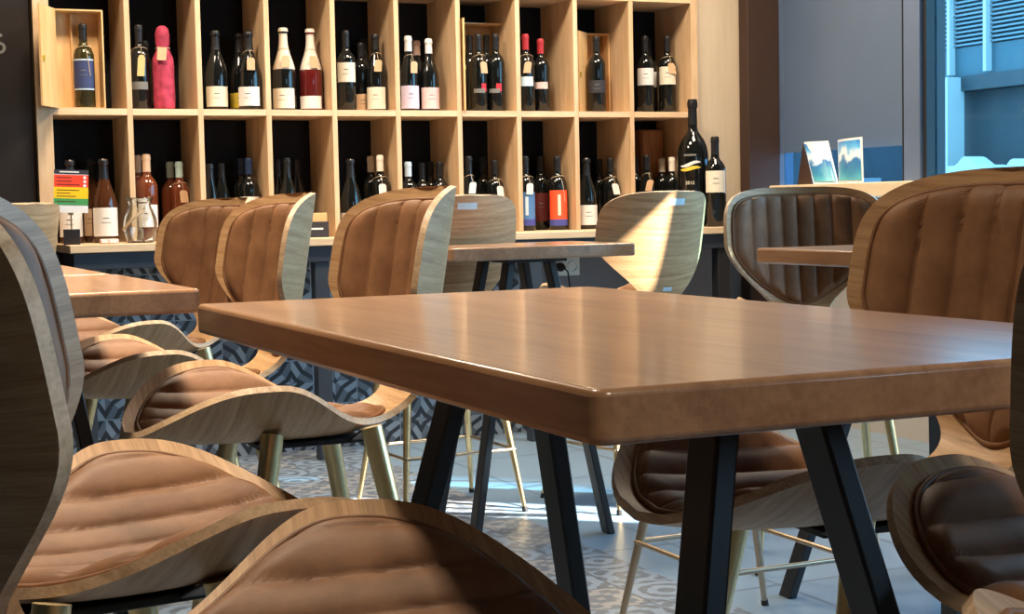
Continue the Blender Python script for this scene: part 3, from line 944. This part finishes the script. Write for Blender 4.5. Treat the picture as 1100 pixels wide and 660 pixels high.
BOTTLES = [
    (1.072, 6.652, 1.489, 0.348, 'bordeaux', 0.0418, 'olive', 'black', (0.22, 0.58, 'navy'), 'string', 'olive wine bottle with blue label standing in the open wooden box at far left'),
    (1.313, 6.72, 1.489, 0.358, 'bordeaux', 0.0418, 'dark', 'black', (0.24, 0.33, 'grey'), 'gold', 'dark bottle with long gold tag beside the red wrapped bottle'),
    (1.363, 6.84, 1.489, 0.305, 'bordeaux', 0.0418, 'dark', 'black', None, None, 'dark bottle half hidden between gold tagged bottle and red wrapped bottle'),
    (1.64, 6.73, 1.489, 0.344, 'champagne', 0.0484, 'dark', 'black', (0.05, 0.3, 'cream'), None, 'sparkling bottle with cream label left of two bottles by a yellow label'),
    (1.767, 6.82, 1.489, 0.345, 'champagne', 0.0484, 'dark', 'black', (0.05, 0.24, 'yellow'), None, 'dark bottle with yellow label behind the tagged sparkling bottle'),
    (1.767, 6.66, 1.489, 0.336, 'champagne', 0.0484, 'dark', 'black', (0.05, 0.29, 'white'), 'kraft', 'dark sparkling bottle with white label and kraft tag, third cell from left'),
    (1.938, 6.72, 1.489, 0.363, 'champagne', 0.0506, 'dark', 'whitefoil', (0.03, 0.27, 'cream'), 'kraft', 'sparkling wine bottle with tall cream foil neck and cream label'),
    (2.06, 6.72, 1.489, 0.362, 'champagne', 0.0506, 'wine', 'silverfoil', (0.03, 0.18, 'white'), 'kraft', 'ruby sparkling wine bottle with silver foil neck and kraft tag'),
    (2.224, 6.72, 1.489, 0.358, 'bordeaux', 0.0418, 'dark', 'black', (0.36, 0.6, 'cream'), None, 'dark bottle with cream label high on its body beside orange labelled bottle'),
    (2.315, 6.787, 1.489, 0.313, 'bordeaux', 0.0396, 'dark', 'black', (0.02, 0.26, 'kraft'), None, 'dark bottle with brown label standing behind in the fifth cell'),
    (2.361, 6.87, 1.489, 0.341, 'burgundy', 0.044, 'dark', 'black', (0.04, 0.22, 'orange'), None, 'dark bottle with orange label peeking from behind a tagged bottle'),
    (2.361, 6.713, 1.489, 0.346, 'burgundy', 0.044, 'dark', 'black', (0.03, 0.31, 'cream'), 'kraft', 'burgundy bottle with pale label and kraft tag in front of orange label'),
    (2.519, 6.72, 1.489, 0.341, 'burgundy', 0.044, 'dark', 'white', (0.04, 0.34, 'lilac'), 'kraft', 'white capped bottle with lilac pink label and kraft tag'),
    (2.609, 6.85, 1.489, 0.336, 'burgundy', 0.044, 'dark', 'pinkcap', None, None, 'pink capped bottle behind the two white capped bottles'),
    (2.618, 6.72, 1.489, 0.331, 'burgundy', 0.044, 'dark', 'white', (0.04, 0.33, 'pink'), None, 'white capped bottle with pink label, no tag, on the upper shelf'),
    (2.854, 6.8, 1.489, 0.362, 'bordeaux', 0.0407, 'dark', 'black', None, None, 'plain black bottle at left end in front of the widest open wooden box'),
    (2.85, 6.69, 1.489, 0.354, 'bordeaux', 0.0407, 'dark', 'black', (0.26, 0.36, 'redmark'), 'kraft', 'black bottle with red square mark and kraft tag before open box'),
    (2.939, 6.8, 1.489, 0.364, 'bordeaux', 0.0407, 'dark', 'black', None, None, 'black bottle standing behind the two red marked bottles before the box'),
    (2.938, 6.69, 1.489, 0.357, 'bordeaux', 0.0407, 'dark', 'black', (0.26, 0.36, 'redmark'), None, 'black bottle with red square mark and no tag before open box'),
    (3.094, 6.7, 1.489, 0.362, 'bordeaux', 0.0418, 'dark', 'red', (0.33, 0.45, 'ice'), 'kraft', 'red capped bottle with narrow ice blue label and kraft tag'),
    (3.19, 6.74, 1.489, 0.347, 'bordeaux', 0.0418, 'dark', 'red', (0.32, 0.41, 'blush'), None, 'red capped bottle with narrow blush label, no tag'),
    (3.48, 6.73, 1.489, 0.366, 'bordeaux', 0.0429, 'dark', 'black', (0.26, 0.42, 'charcoal'), None, 'black bottle with dark label before the narrow open wooden box'),
    (3.739, 6.72, 1.489, 0.371, 'bordeaux', 0.0418, 'dark', 'black', (0.36, 0.58, 'white'), None, 'black bottle with white label without tag in rightmost upper cell'),
    (3.837, 6.86, 1.489, 0.375, 'bordeaux', 0.0418, 'dark', 'black', (0.36, 0.56, 'white'), None, 'black bottle hidden behind the white labelled one in rightmost upper cell'),
    (3.868, 6.73, 1.489, 0.376, 'bordeaux', 0.0418, 'dark', 'black', (0.37, 0.6, 'cream'), 'kraft', 'black bottle with cream label and kraft tag at right end of upper shelf'),
    (1.01, 6.72, 0.937, 0.346, 'champagne', 0.0506, 'amber', 'black', (0.08, 0.4, 'white'), None, 'amber bottle with white label behind the coloured price card'),
    (1.111, 6.83, 0.937, 0.357, 'champagne', 0.0506, 'amber', 'black', (0.08, 0.4, 'kraft'), None, 'amber sparkling bottle with beige label between price card and rose bottle'),
    (1.136, 6.663, 0.937, 0.347, 'champagne', 0.0528, 'amber', 'black', (0.08, 0.42, 'white'), None, 'big amber sparkling bottle with wide white label right of price card'),
    (1.304, 6.803, 0.937, 0.367, 'bordeaux', 0.0418, 'rose', 'goldcap', (0.16, 0.36, 'white'), None, 'rose bottle with gold cap, left one of the pair behind glass jar'),
    (1.325, 6.717, 0.937, 0.368, 'bordeaux', 0.044, 'rose', 'goldcap', (0.16, 0.42, 'white'), None, 'rose bottle with gold cap and white label, directly behind glass jar'),
    (1.447, 6.822, 0.937, 0.339, 'bordeaux', 0.0418, 'rose', 'aqua', None, None, 'rose bottle with aqua cap, the one without tag'),
    (1.467, 6.738, 0.937, 0.336, 'bordeaux', 0.0418, 'rose', 'aqua', (0.1, 0.3, 'white'), 'kraft', 'rose bottle with aqua cap and kraft tag'),
    (1.594, 6.714, 0.937, 0.326, 'riesling', 0.0396, 'dark', 'black', None, None, 'slim dark bottle next to shelf upright behind the two left chair backs'),
    (1.658, 6.766, 0.937, 0.331, 'riesling', 0.0396, 'dark', 'black', (0.1, 0.42, 'white'), None, 'slim dark bottle with white label top above the left chair back'),
    (1.76, 6.82, 0.937, 0.352, 'bordeaux', 0.0418, 'dark', 'navycap', None, None, 'navy capped bottle, the farther one of the pair above chair back'),
    (1.767, 6.72, 0.937, 0.349, 'bordeaux', 0.044, 'dark', 'navycap', (0.1, 0.52, 'white'), None, 'navy capped bottle with white label, nearer one of the pair'),
    (1.931, 6.84, 0.937, 0.348, 'burgundy', 0.0418, 'dark', 'black', None, None, 'dark bottle next to the upright, first of the row above boxed card'),
    (1.941, 6.73, 0.937, 0.348, 'burgundy', 0.044, 'dark', 'black', (0.1, 0.4, 'cream'), None, 'dark burgundy bottle second from upright in the fourth lower cell'),
    (2.018, 6.84, 0.937, 0.347, 'burgundy', 0.0418, 'dark', 'black', None, None, 'dark bottle standing at the back between others in fourth lower cell'),
    (2.223, 6.7, 0.937, 0.341, 'champagne', 0.0484, 'dark', 'black', (0.1, 0.3, 'white'), None, 'dark sparkling bottle alone at left in the cell above tan chair'),
    (2.361, 6.82, 0.937, 0.357, 'bordeaux', 0.0418, 'dark', 'creamcap', (0.1, 0.46, 'cream'), None, 'cream capped bottle without tag above the centre chair back'),
    (2.363, 6.7, 0.937, 0.357, 'bordeaux', 0.0418, 'dark', 'creamcap', (0.1, 0.48, 'cream'), 'white', 'cream capped bottle with white tag above the centre chair back'),
    (2.497, 6.7, 0.937, 0.326, 'bordeaux', 0.0407, 'dark', 'bluecap', None, None, 'bottle with pale blue cap behind the tan chair top corner'),
    (2.588, 6.763, 0.937, 0.323, 'bordeaux', 0.0407, 'dark', 'black', None, None, 'black bottle just right of the pale blue capped bottle'),
    (2.659, 6.84, 0.937, 0.33, 'bordeaux', 0.0407, 'dark', 'black', None, None, 'black bottle in the middle of three beside blue capped bottle'),
    (2.659, 6.717, 0.937, 0.326, 'bordeaux', 0.0407, 'dark', 'black', None, None, 'black bottle beside the shelf upright, above the pale chair back'),
    (2.794, 6.7, 0.937, 0.35, 'burgundy', 0.0429, 'dark', 'black', (0.1, 0.38, 'ice'), 'white', 'dark bottle with white tag and ice label above the pale chair back'),
    (2.924, 6.84, 0.937, 0.35, 'bordeaux', 0.0418, 'dark', 'black', (0.1, 0.38, 'cream'), None, 'dark bottle at the back between two white tagged bottles'),
    (2.933, 6.72, 0.937, 0.332, 'bordeaux', 0.0418, 'dark', 'black', None, 'white', 'dark bottle with small white tag near right corner of pale chair back'),
    (3.072, 6.68, 0.937, 0.347, 'bordeaux', 0.0429, 'dark', 'black', (0.07, 0.52, 'blue'), 'white', 'dark bottle with tall blue label and white tag'),
    (3.206, 6.802, 0.937, 0.351, 'bordeaux', 0.0418, 'dark', 'black', (0.12, 0.5, 'maroon'), None, 'dark bottle with maroon label right of the blue labelled bottle'),
    (3.247, 6.878, 0.937, 0.353, 'bordeaux', 0.0418, 'dark', 'black', (0.12, 0.5, 'maroon'), None, 'dark bottle pressed behind the orange labelled bottle'),
    (3.237, 6.68, 0.937, 0.346, 'bordeaux', 0.044, 'dark', 'black', (0.06, 0.54, 'vermilion'), 'string', 'dark bottle with tall bright orange label'),
    (3.389, 6.68, 0.937, 0.336, 'champagne', 0.0495, 'dark', 'black', (0.06, 0.34, 'white'), None, 'sparkling bottle with white label left of the sunlit chair back'),
    (3.542, 6.84, 0.937, 0.336, 'bordeaux', 0.0407, 'dark', 'black', None, None, 'dark bottle at the back beside white tagged bottle, above sunlit chair'),
    (3.541, 6.72, 0.937, 0.337, 'bordeaux', 0.0418, 'dark', 'black', None, 'white', 'dark bottle with white tag directly above sunlit chair back'),
    (3.71, 6.78, 0.937, 0.347, 'bordeaux', 0.0396, 'dark', 'black', None, None, 'thin dark bottle at the upright in front of small wooden case'),
    (3.716, 6.68, 0.937, 0.348, 'burgundy', 0.0429, 'dark', 'black', None, 'kraft', 'dark bottle with kraft tag in front of small wooden case'),
    (3.869, 6.884, 0.937, 0.336, 'bordeaux', 0.0407, 'dark', 'creamcap', None, None, 'cream capped bottle farthest from the magnum'),
    (3.869, 6.8, 0.937, 0.337, 'bordeaux', 0.0407, 'dark', 'creamcap', None, None, 'cream capped bottle in the middle of three beside magnum'),
    (3.868, 6.7, 0.937, 0.338, 'bordeaux', 0.0407, 'dark', 'creamcap', None, None, 'cream capped bottle next to the magnum'),
    (3.925, 6.392, 0.937, 0.424, 'bordeaux', 0.0495, 'dark', 'black', (0.38, 0.62, 'cream'), None, 'tall dark bottle with cream label standing right of the magnum'),
    (3.874, 6.508, 0.937, 0.605, 'magnum', 0.074, 'dark', 'black', None, None, 'giant dark magnum bottle with curved white and yellow emblem'),
]
for bi, (x, y, z, h, kind, r, glass, cap, lab, tg, text) in enumerate(BOTTLES):
    pr = profile(kind, r, h)
    mb = MB(); mb.lathe(pr, 28)
    face = math.atan2(-y, -x)                      # labels are turned to the room
    face += rnd.uniform(-0.22, 0.22)
    bo = mb.build('wine_bottle', M['glass_' + glass], None, 50, loc=(x, y, z))
    tag(bo, text, 'bottle', 'wine bottles on the oak shelf and counter')
    foil = cap in ('whitefoil', 'silverfoil')
    zc0 = (0.50 if foil else 0.80 if kind != 'champagne' else 0.76) * h
    pz = [(rad_at(pr, zc0) + 0.0002, zc0 - 0.0005)] + [(rad_at(pr, q) + 0.0008, q) for q in np.linspace(zc0, h * 0.992, 16)] + [(0.30 * r, h + 0.0008), (0, h + 0.0010)]
    mb = MB(); mb.lathe(pz, 24)
    mb.build('foil_capsule' if foil else 'capsule', M['sw_' + cap], bo, 50)
    if lab:
        l0, l1, lc = lab
        half = 1.15 if l1 - l0 > .12 else 0.95
        if lc == 'redmark':
            lo = arc_strip(pr, l0 * h, l1 * h, face + 0.15, face + 0.75, 0.0006).build('label', M['sw_redmark'], bo, 60)
            arc_strip(pr, (l0 - .02) * h, (l0 + .035) * h, face - 0.75, face + 0.55, 0.0013).build('lettering_band', M['sw_grey'], lo, 60)
        else:
            lo = arc_strip(pr, l0 * h, l1 * h, face - half, face + half, 0.0006).build('label', M['sw_' + lc], bo, 60)
            if l1 - l0 > .15:
                dk = M['sw_grey'] if lc not in ('navy', 'maroon', 'charcoal') else M['sw_grey']
                if lc in ('vermilion', 'blue'):
                    arc_strip(pr, l0 * h, (l0 + .085) * h, face - half, face + half, 0.0013).build('band', M['sw_royal'], lo, 60)
                    arc_strip(pr, (l0 + .14) * h, (l1 - .06) * h, face - 0.16, face + 0.16, 0.0013).build('lettering', M['sw_cream'] if lc == 'vermilion' else M['sw_ice'], lo, 60)
                else:
                    zm_ = l0 + (l1 - l0) * 0.62
                    arc_strip(pr, zm_ * h, (zm_ + .010) * h, face - 0.24, face + 0.24, 0.0013).build('lettering', dk, lo, 60)
                    arc_strip(pr, (zm_ - .050) * h, (zm_ - .045) * h, face - 0.36, face + 0.36, 0.0013).build('lettering', dk, lo, 60)
            if lc == 'navy':
                for q0, q1 in ((l0, l0 + .016), (l1 - .016, l1)):
                    arc_strip(pr, q0 * h, q1 * h, face - half, face + half, 0.0013).build('border', M['sw_bluecap'], lo, 60)
    if tg:
        tz = (0.70 if kind in ('bordeaux',) else 0.72) * h
        rn = rad_at(pr, tz) + 0.0016
        ca = face + 0.35
        loop = [(rn * math.cos(ca + q), rn * math.sin(ca + q), tz + 0.012 * math.cos(q)) for q in np.linspace(0, 2 * PI, 15)]
        tgc = {'kraft': 'kraft', 'gold': 'gold', 'white': 'white', 'string': 'string'}[tg]
        if tg == 'string':
            mb = MB(); mb.tube(loop, 0.0014, 6)
            mb.tube([(rn * math.cos(ca), rn * math.sin(ca), tz), ((r + .004) * math.cos(ca + .1), (r + .004) * math.sin(ca + .1), tz - .04), ((r + .003) * math.cos(ca + .3), (r + .003) * math.sin(ca + .3), tz - .11)], 0.0014, 6)
            mb.build('string', M['sw_string'], bo, 60)
        else:
            hgt, wd = (0.088, 0.030) if tg == 'gold' else (0.052, 0.034)
            ra = max(rad_at(pr, tz - 0.03 - hgt * q) for q in (0, .5, 1)) + 0.004
            cxp, cyp = ra * math.cos(ca), ra * math.sin(ca)
            tx, ty = -math.sin(ca), math.cos(ca)
            zt = tz - 0.022
            lean = rnd.uniform(-0.25, 0.25)
            mb = MB(); P = []
            for dz, dw in ((0, -.32), (0, .32), (-.16, .5), (-1, .5), (-1, -.5), (-.16, -.5)):
                ww = dw * wd + lean * dz * hgt
                P.append((cxp + tx * ww, cyp + ty * ww, zt + dz * hgt))
            Pb = [(p[0] + 0.0012 * math.cos(ca), p[1] + 0.0012 * math.sin(ca), p[2]) for p in P]
            mb.add(P + Pb, [(5, 4, 3, 2, 1, 0), (6, 7, 8, 9, 10, 11)] + [(i, (i + 1) % 6, 6 + (i + 1) % 6, 6 + i) for i in range(6)])
            to = mb.build('neck_tag', M['sw_' + tgc], bo)
            mb = MB(); mb.tube(loop, 0.0010, 6); mb.tube([loop[0], (cxp, cyp, zt)], 0.0010, 6)
            mb.build('string', M['sw_string'], to, 60)
    if kind == 'magnum':
        for (zc_, col, dz) in ((0.492, 'white', 0.016), (0.457, 'yellow', 0.018)):
            n_ = 18
            mb = MB(); P = []; rr = r + 0.0008
            for sgn in (1, -1):
                for k in range(n_ + 1):
                    u = -1 + 2 * k / n_ if sgn > 0 else 1 - 2 * k / n_
                    a = face + 0.72 * u
                    bend = 0.010 * math.sin(u * 2.2) * (1 if col == 'white' else 0.6)
                    P.append((rr * math.cos(a), rr * math.sin(a), zc_ * h + bend + sgn * dz * 0.5 * max(0, 1 - u * u) ** 0.7))
            m_ = n_ + 1
            fs = [(k, k + 1, 2 * m_ - 2 - k, 2 * m_ - 1 - k) for k in range(n_)]
            mb.add(P, fs)
            mb.build('emblem', M['sw_' + col], bo, 60)
        for (tx_, zz, sz) in (('2012', 0.345, 0.022),):
            d_ = (math.cos(face), math.sin(face))
            writing('lettering', tx_, sz, M['sw_cream'], bo, ((r + 0.002) * d_[0], (r + 0.002) * d_[1], zz * h), (PI / 2, 0, face + PI / 2))
        arc_strip(pr, 0.556 * h, 0.570 * h, face - 0.42, face + 0.42, 0.0008).build('crest_lettering', M['sw_grey'], bo, 60)

# red cloth-wrapped bottle
wp = empty('wrapped_bottle', (1.405, 6.69, 1.490))
tag(wp, 'bottle wrapped in red pink cloth with a kraft tag on the upper shelf', 'bottle')
n_, prf = 40, [(0, 0), (.040, 0), (.0445, .012), (.0450, .05), (.0440, .12), (.0450, .18), (.0430, .215), (.030, .245), (.0255, .262), (.029, .285), (.0300, .315), (.024, .342), (.012, .352), (0, .353)]
g = np.zeros((len(prf), n_ + 1, 3))
for i, (rr, zz) in enumerate(prf):
    for k in range(n_ + 1):
        a = 2 * PI * (k % n_) / n_
        q = rr * (1 + 0.035 * math.sin(7 * a + zz * 60) + 0.02 * math.sin(13 * a - zz * 90))
        g[i, k] = (q * math.cos(a), q * math.sin(a), zz)
mb = MB(); mb.grid(g)
cloth = plain('red_cloth', (0.40, 0.045, 0.085), 0.75, 0, 0.2, 0.35, 28, 0.3, 150)
mb.build('cloth_wrap', cloth, wp, 80)
mb = MB(); mb.tube([(0.029 * math.cos(a), 0.029 * math.sin(a), .258) for a in np.linspace(0, 2 * PI, 17)], 0.0022, 8)
mb.build('string', M['sw_string'], wp, 60)
mb = MB(); mb.box(-0.019, 0.019, -0.0012, 0, -0.055, 0.0)
o = mb.build('neck_tag', M['sw_kraft'], wp, None, 0.0004); o.location = (-0.012, -0.0505, 0.258); o.rotation_euler = (-0.1, 0.08, -0.25)


# open wooden bottle boxes and their lids
def bottle_box(x0, x1, y0, y1, z0, h, label, lid_to, mid=None, halfmid=False):
    root = empty('wine_box', ((x0 + x1) / 2, (y0 + y1) / 2, z0))
    tag(root, label, 'box')
    a, c = x0 - (x0 + x1) / 2, x1 - (x0 + x1) / 2
    d, e = y0 - (y0 + y1) / 2, y1 - (y0 + y1) / 2
    t = 0.006
    mb = MB()
    mb.box(a, c, e - t, e, 0, h); mb.box(a, a + t, d, e - t, 0, h); mb.box(c - t, c, d, e - t, 0, h)
    mb.box(a + t, c - t, d, e - t, h - t, h); mb.box(a + t, c - t, d, e - t, 0, 0.0035)
    mb.build('case', M['pine'], root)
    if mid is not None:
        mb = MB(); mb.box(mid - 0.003, mid + 0.003, e - 0.030 if halfmid else d + 0.004, e - t, 0.0036, h - t)
        mb.build('partition', M['pine'], root)
    lx, ly = lid_to
    hx, hy = a, d
    v = Vector((lx - (x0 + x1) / 2 - hx, ly - (y0 + y1) / 2 - hy, 0)); nrm = Vector((-v.y, v.x, 0)).normalized() * 0.008
    mb = MB(); mb.prism([(hx, hy - 0.001), (hx + v.x, hy + v.y), (hx + v.x + nrm.x, hy + v.y + nrm.y), (hx + nrm.x, hy + nrm.y - 0.001)], 0, h)
    lid = mb.build('lid', M['pine'], root)
    cx, cy = hx + v.x * 0.88, hy + v.y * 0.88
    side = -1 if nrm.x > 0 else 1
    mb = MB()
    nn = nrm.normalized()
    p0 = Vector((cx, cy, h * 0.47)) + (nrm if nn.y < 0 else Vector((0, 0, 0)))
    out = nn if nn.y < 0 else -nn
    vd = v.normalized()
    mb.prism([tuple((p0 + vd * q + out * w)[:2]) for q, w in ((-.012, 0), (.012, 0), (.012, .004), (-.012, .004))], h * 0.47 - 0.010, h * 0.47 + 0.010)
    mb.build('clasp', plain('brass_clasp', (0.80, 0.62, 0.12), 0.35, 0.7), lid)
    return root


bottle_box(0.950, 1.146, 6.600, 6.705, 1.4895, 0.400, 'open two bottle wooden box at far left of the upper shelf', (0.868, 6.445), -0.018, True)
bottle_box(2.768, 3.006, 6.748, 6.900, 1.4895, 0.414, 'open wide wooden box with black bottles in and before it on the upper shelf', (2.732, 6.585), 0.0, True)
bottle_box(3.455, 3.583, 6.790, 6.890, 1.4895, 0.386, 'open narrow wooden box standing behind one black bottle on the upper shelf', (3.362, 6.70), 0.030, True)
cs = empty('wine_case', (3.845, 6.885, 0.937))
tag(cs, 'stained wooden case standing at the back of the lower right cell', 'box')
mb = MB(); mb.box(-0.062, 0.062, -0.035, 0.035, 0, 0.48); mb.build('case', M['case'], cs, None, 0.003)
mb = MB(); mb.box(-0.056, 0.056, -0.041, -0.0352, 0.006, 0.474); mb.build('lid', M['case'], cs, None, 0.002)

# ------------------------------------------------------------------ small things on the counter
pc = empty('price_card', (0.965, 6.44, 0.937), -0.12)
tag(pc, 'small stand with a red, yellow and green striped card on the counter', 'card stand')
mb = MB(); mb.box(-0.032, 0.032, -0.022, 0.022, 0, 0.062); mb.build('base', M['black'], pc, None, 0.002)
mb = MB(); mb.box(-0.003, 0.003, -0.003, 0.003, 0.062, 0.16); mb.box(-0.010, 0.010, -0.006, 0.006, 0.118, 0.150); mb.build('clip', M['brass'], pc)
cd = empty('card', (0, 0, 0.128)); cd.parent = pc; cd.rotation_euler = (0, 0.045, 0)
W2 = 0.066
def band(name, z0, z1, m, off=0.0):
    mb = MB(); mb.box(-W2, W2, -0.0070 - off, -0.0062, z0, z1); return mb.build(name, m, cd)
mb = MB(); mb.box(-W2, W2, -0.0062, -0.0045, 0, 0.170); mb.build('sheet', M['white'], cd)
band('header', 0.153, 0.170, M['sw_charcoal'])
band('red_band', 0.101, 0.150, plain('print_red', (0.78, 0.06, 0.025), 0.5))
band('yellow_band', 0.056, 0.101, plain('print_yellow', (0.85, 0.55, 0.01), 0.5))
band('green_band', 0.030, 0.056, plain('print_green', (0.06, 0.30, 0.09), 0.5))
mb = MB(); mb.box(-0.045, 0.030, -0.0076, -0.0070, 0.159, 0.164); mb.build('header_line', M['white'], cd)
mb = MB()
for z in (0.138, 0.124, 0.110, 0.088, 0.076, 0.064, 0.043):
    mb.box(-0.055, 0.012 + 0.02 * math.sin(z * 300), -0.0076, -0.0070, z, z + 0.0025)
mb.build('text_lines', M['sw_maroon'], cd)
mb = MB()
for z in (0.140, 0.124, 0.108):
    mb.lathe([(0, 0), (0.006, 0), (0.006, 0.0007), (0, 0.0007)], 16, (0, 0, 0))
    for i in range(len(mb.v) - 64, len(mb.v)):
        x_, y_, z_ = mb.v[i]; mb.v[i] = (0.052 + x_, -0.0071 - z_, z + y_)
mb.build('round_marks', M['white'], cd)

jar_m, nt, bb_ = mat_base('clear_jar_glass', 0.02, 0, 0.5)
bb_.inputs['Base Color'].default_value = (0.88, 0.92, 0.92, 1)
bb_.inputs['Transmission Weight'].default_value = 1.0
bb_.inputs['IOR'].default_value = 1.45
jr = empty('glass_jar', (1.240, 6.45, 0.937))
tag(jr, 'round clear glass jar with wide neck standing on the counter', 'jar')
mb = MB()
outer = [(0, 0.002), (.048, 0.0), (.056, .006), (.066, .045), (.0675, .075), (.062, .105), (.050, .135), (.043, .150), (.045, .162), (.052, .178), (.053, .182)]
inner = [(.049, .180), (.041, .160), (.040, .149), (.047, .132), (.059, .103), (.0645, .075), (.063, .046), (.053, .011), (0, .008)]
mb.lathe(outer + inner, 36); mb.build('vessel', jar_m, jr, 60)
mb = MB(); mb.tube([(0.0535 * math.cos(a), 0.0535 * math.sin(a), .181) for a in np.linspace(0, 2 * PI, 33)], 0.0022, 8)
mb.build('rim', jar_m, jr, 60)
mb = MB()
for k in range(4):
    a = rnd.uniform(0, 6.28); q = rnd.uniform(0.0, 0.030)
    mb.lathe([(0, 0), (.011, 0), (.011, .022), (0, .022)], 12, (q * math.cos(a), q * math.sin(a), 0.012 + 0.010 * k))
co = mb.build('cork_filling', plain('cork', (0.34, 0.27, 0.20), 0.8, 0, 0.2, 0.2, 60), jr, 40)
co['kind'] = 'stuff'
mb = MB(); mb.tube([(-0.075, -0.02, 0.055), (-0.045, -0.062, 0.095), (0.0, -0.064, 0.13), (0.035, -0.02, 0.183)], 0.005, 8)
mb.build('ribbon', M['sw_string'], jr, 60)
pk = empty('packet', (1.105, 6.405, 0.937), -0.1)
tag(pk, 'small pink and white packet lying in front of the jar', 'packet')
mb = MB(); mb.box(-0.036, 0.036, -0.018, 0.018, 0, 0.020); mb.build('wrapper', plain('pink_paper', (0.72, 0.50, 0.45), 0.6, 0, 0.3, 0.25, 60), pk, None, 0.004)
mb = MB(); mb.box(-0.030, -0.008, -0.0188, -0.0175, 0.005, 0.015); mb.box(0.004, 0.030, -0.0188, -0.0175, 0.005, 0.015); mb.build('print', M['white'], pk)
gb = empty('gift_box', (2.000, 6.56, 0.937), -0.25)
tag(gb, 'small wooden box with black printed front card on counter', 'box')
mb = MB(); mb.prism([(-0.060, -0.028), (0.060, -0.028), (0.046, 0.028), (-0.060, 0.028)], 0, 0.105); mb.build('body', M['pine'], gb, None, 0.002)
mb = MB(); mb.box(-0.062, 0.066, -0.038, -0.030, 0.0, 0.068); fc = mb.build('front_card', M['sw_charcoal'], gb, None, 0.001)
mb = MB()
mb.lathe([(0, 0), (0.011, 0), (0.011, 0.0008), (0, 0.0008)], 20)
mb.v = [(-0.028 + a, -0.0381 - c, 0.037 + b_) for a, b_, c in mb.v]
mb.box(-0.010, 0.042, -0.0389, -0.0381, 0.033, 0.041)
mb.build('logo', M['white'], fc)

# booklet on the window sill
bk = empty('booklet', (4.235, 5.80, 1.125))
tag(bk, 'open booklet of blue mountain photographs propped up on the sill', 'booklet')
art, nt, b = mat_base('landscape_print', 0.35, 0, 0.5)
tc = nt.nodes.new('ShaderNodeTexCoord'); sp = nt.nodes.new('ShaderNodeSeparateXYZ'); L(nt, tc.outputs['Generated'], sp.inputs[0])
n = nt.nodes.new('ShaderNodeTexNoise'); n.inputs['Scale'].default_value = 2.6; n.inputs['Detail'].default_value = 5
L(nt, tc.outputs['Generated'], n.inputs['Vector'])
v = math_node(nt, 'ADD', sp.outputs[2], math_node(nt, 'MULTIPLY', math_node(nt, 'SUBTRACT', n.outputs[0], 0.5), 0.7))
r = nt.nodes.new('ShaderNodeValToRGB')
cr = r.color_ramp
cr.elements[0].position = 0.0; cr.elements[0].color = (0.10, 0.42, 0.52, 1)
cr.elements[1].position = 1.0; cr.elements[1].color = (0.03, 0.22, 0.62, 1)
for p_, c_ in ((0.28, (0.04, 0.25, 0.42, 1)), (0.48, (0.03, 0.16, 0.42, 1)), (0.56, (0.55, 0.74, 0.86, 1)), (0.68, (0.85, 0.88, 0.90, 1)), (0.80, (0.12, 0.48, 0.82, 1))):
    e_ = cr.elements.new(p_); e_.color = c_
L(nt, v, r.inputs[0]); L(nt, r.outputs[0], b.inputs['Base Color'])
def page(y0, y1, xa, xb, lean, mat, name, inset, off):
    """bowed upright sheet: from (xa, y0) to (xb, y1), bending towards the room in between"""
    mb = MB(); nn = 10
    g = np.zeros((2, nn + 1, 3))
    for k in range(nn + 1):
        u = inset + (1 - 2 * inset) * k / nn
        xx = xa + (xb - xa) * u - 0.018 * math.sin(PI * u) - off
        yy = y0 + (y1 - y0) * u
        z0_, z1_ = 0.002 + inset * 0.2, 0.2 - inset * 0.2 - 0.012 * (1 - u if y0 > y1 else u) * 0
        g[0, k] = (xx, yy, z0_); g[1, k] = (xx + 0.035, yy + lean, z1_)
    g2 = g + np.array([0.002, 0, 0])
    mb.grid(g); mb.grid(g2, 0, True)
    o = 2 * (nn + 1); b_ = nn + 1
    mb.f += [(k, o + k, o + k + 1, k + 1) for k in range(nn)] + [(b_ + k, b_ + k + 1, o + b_ + k + 1, o + b_ + k) for k in range(nn)] + [(0, b_, o + b_, o), (nn, o + nn, o + b_ + nn, b_ + nn)]
    mb.mi += [0] * (2 * nn + 2)
    return mb.build(name, mat, bk, 60)
page(0.262, 0.135, 0.015, 0.060, 0.125, M['white'], 'page', 0.0, 0.0)
page(0.262, 0.135, 0.015, 0.060, 0.125, art, 'photograph', 0.05, 0.0015)
page(0.130, -0.180, 0.060, -0.035, 0.055, M['white'], 'page', 0.0, 0.0)
page(0.130, -0.180, 0.060, -0.035, 0.055, art, 'photograph', 0.05, 0.0015)
cov = [(0.022, 0.275, 0.001), (0.068, 0.47, 0.001), (0.075, 0.44, 0.16), (0.058, 0.405, 0.195)]
mb = MB(); mb.add(cov + [(x_ + 0.002, y_ + 0.003, z_) for x_, y_, z_ in cov],
                  [(0, 1, 2, 3), (7, 6, 5, 4), (0, 4, 5, 1), (1, 5, 6, 2), (2, 6, 7, 3), (3, 7, 4, 0)])
mb.build('cover', M['brown'], bk)
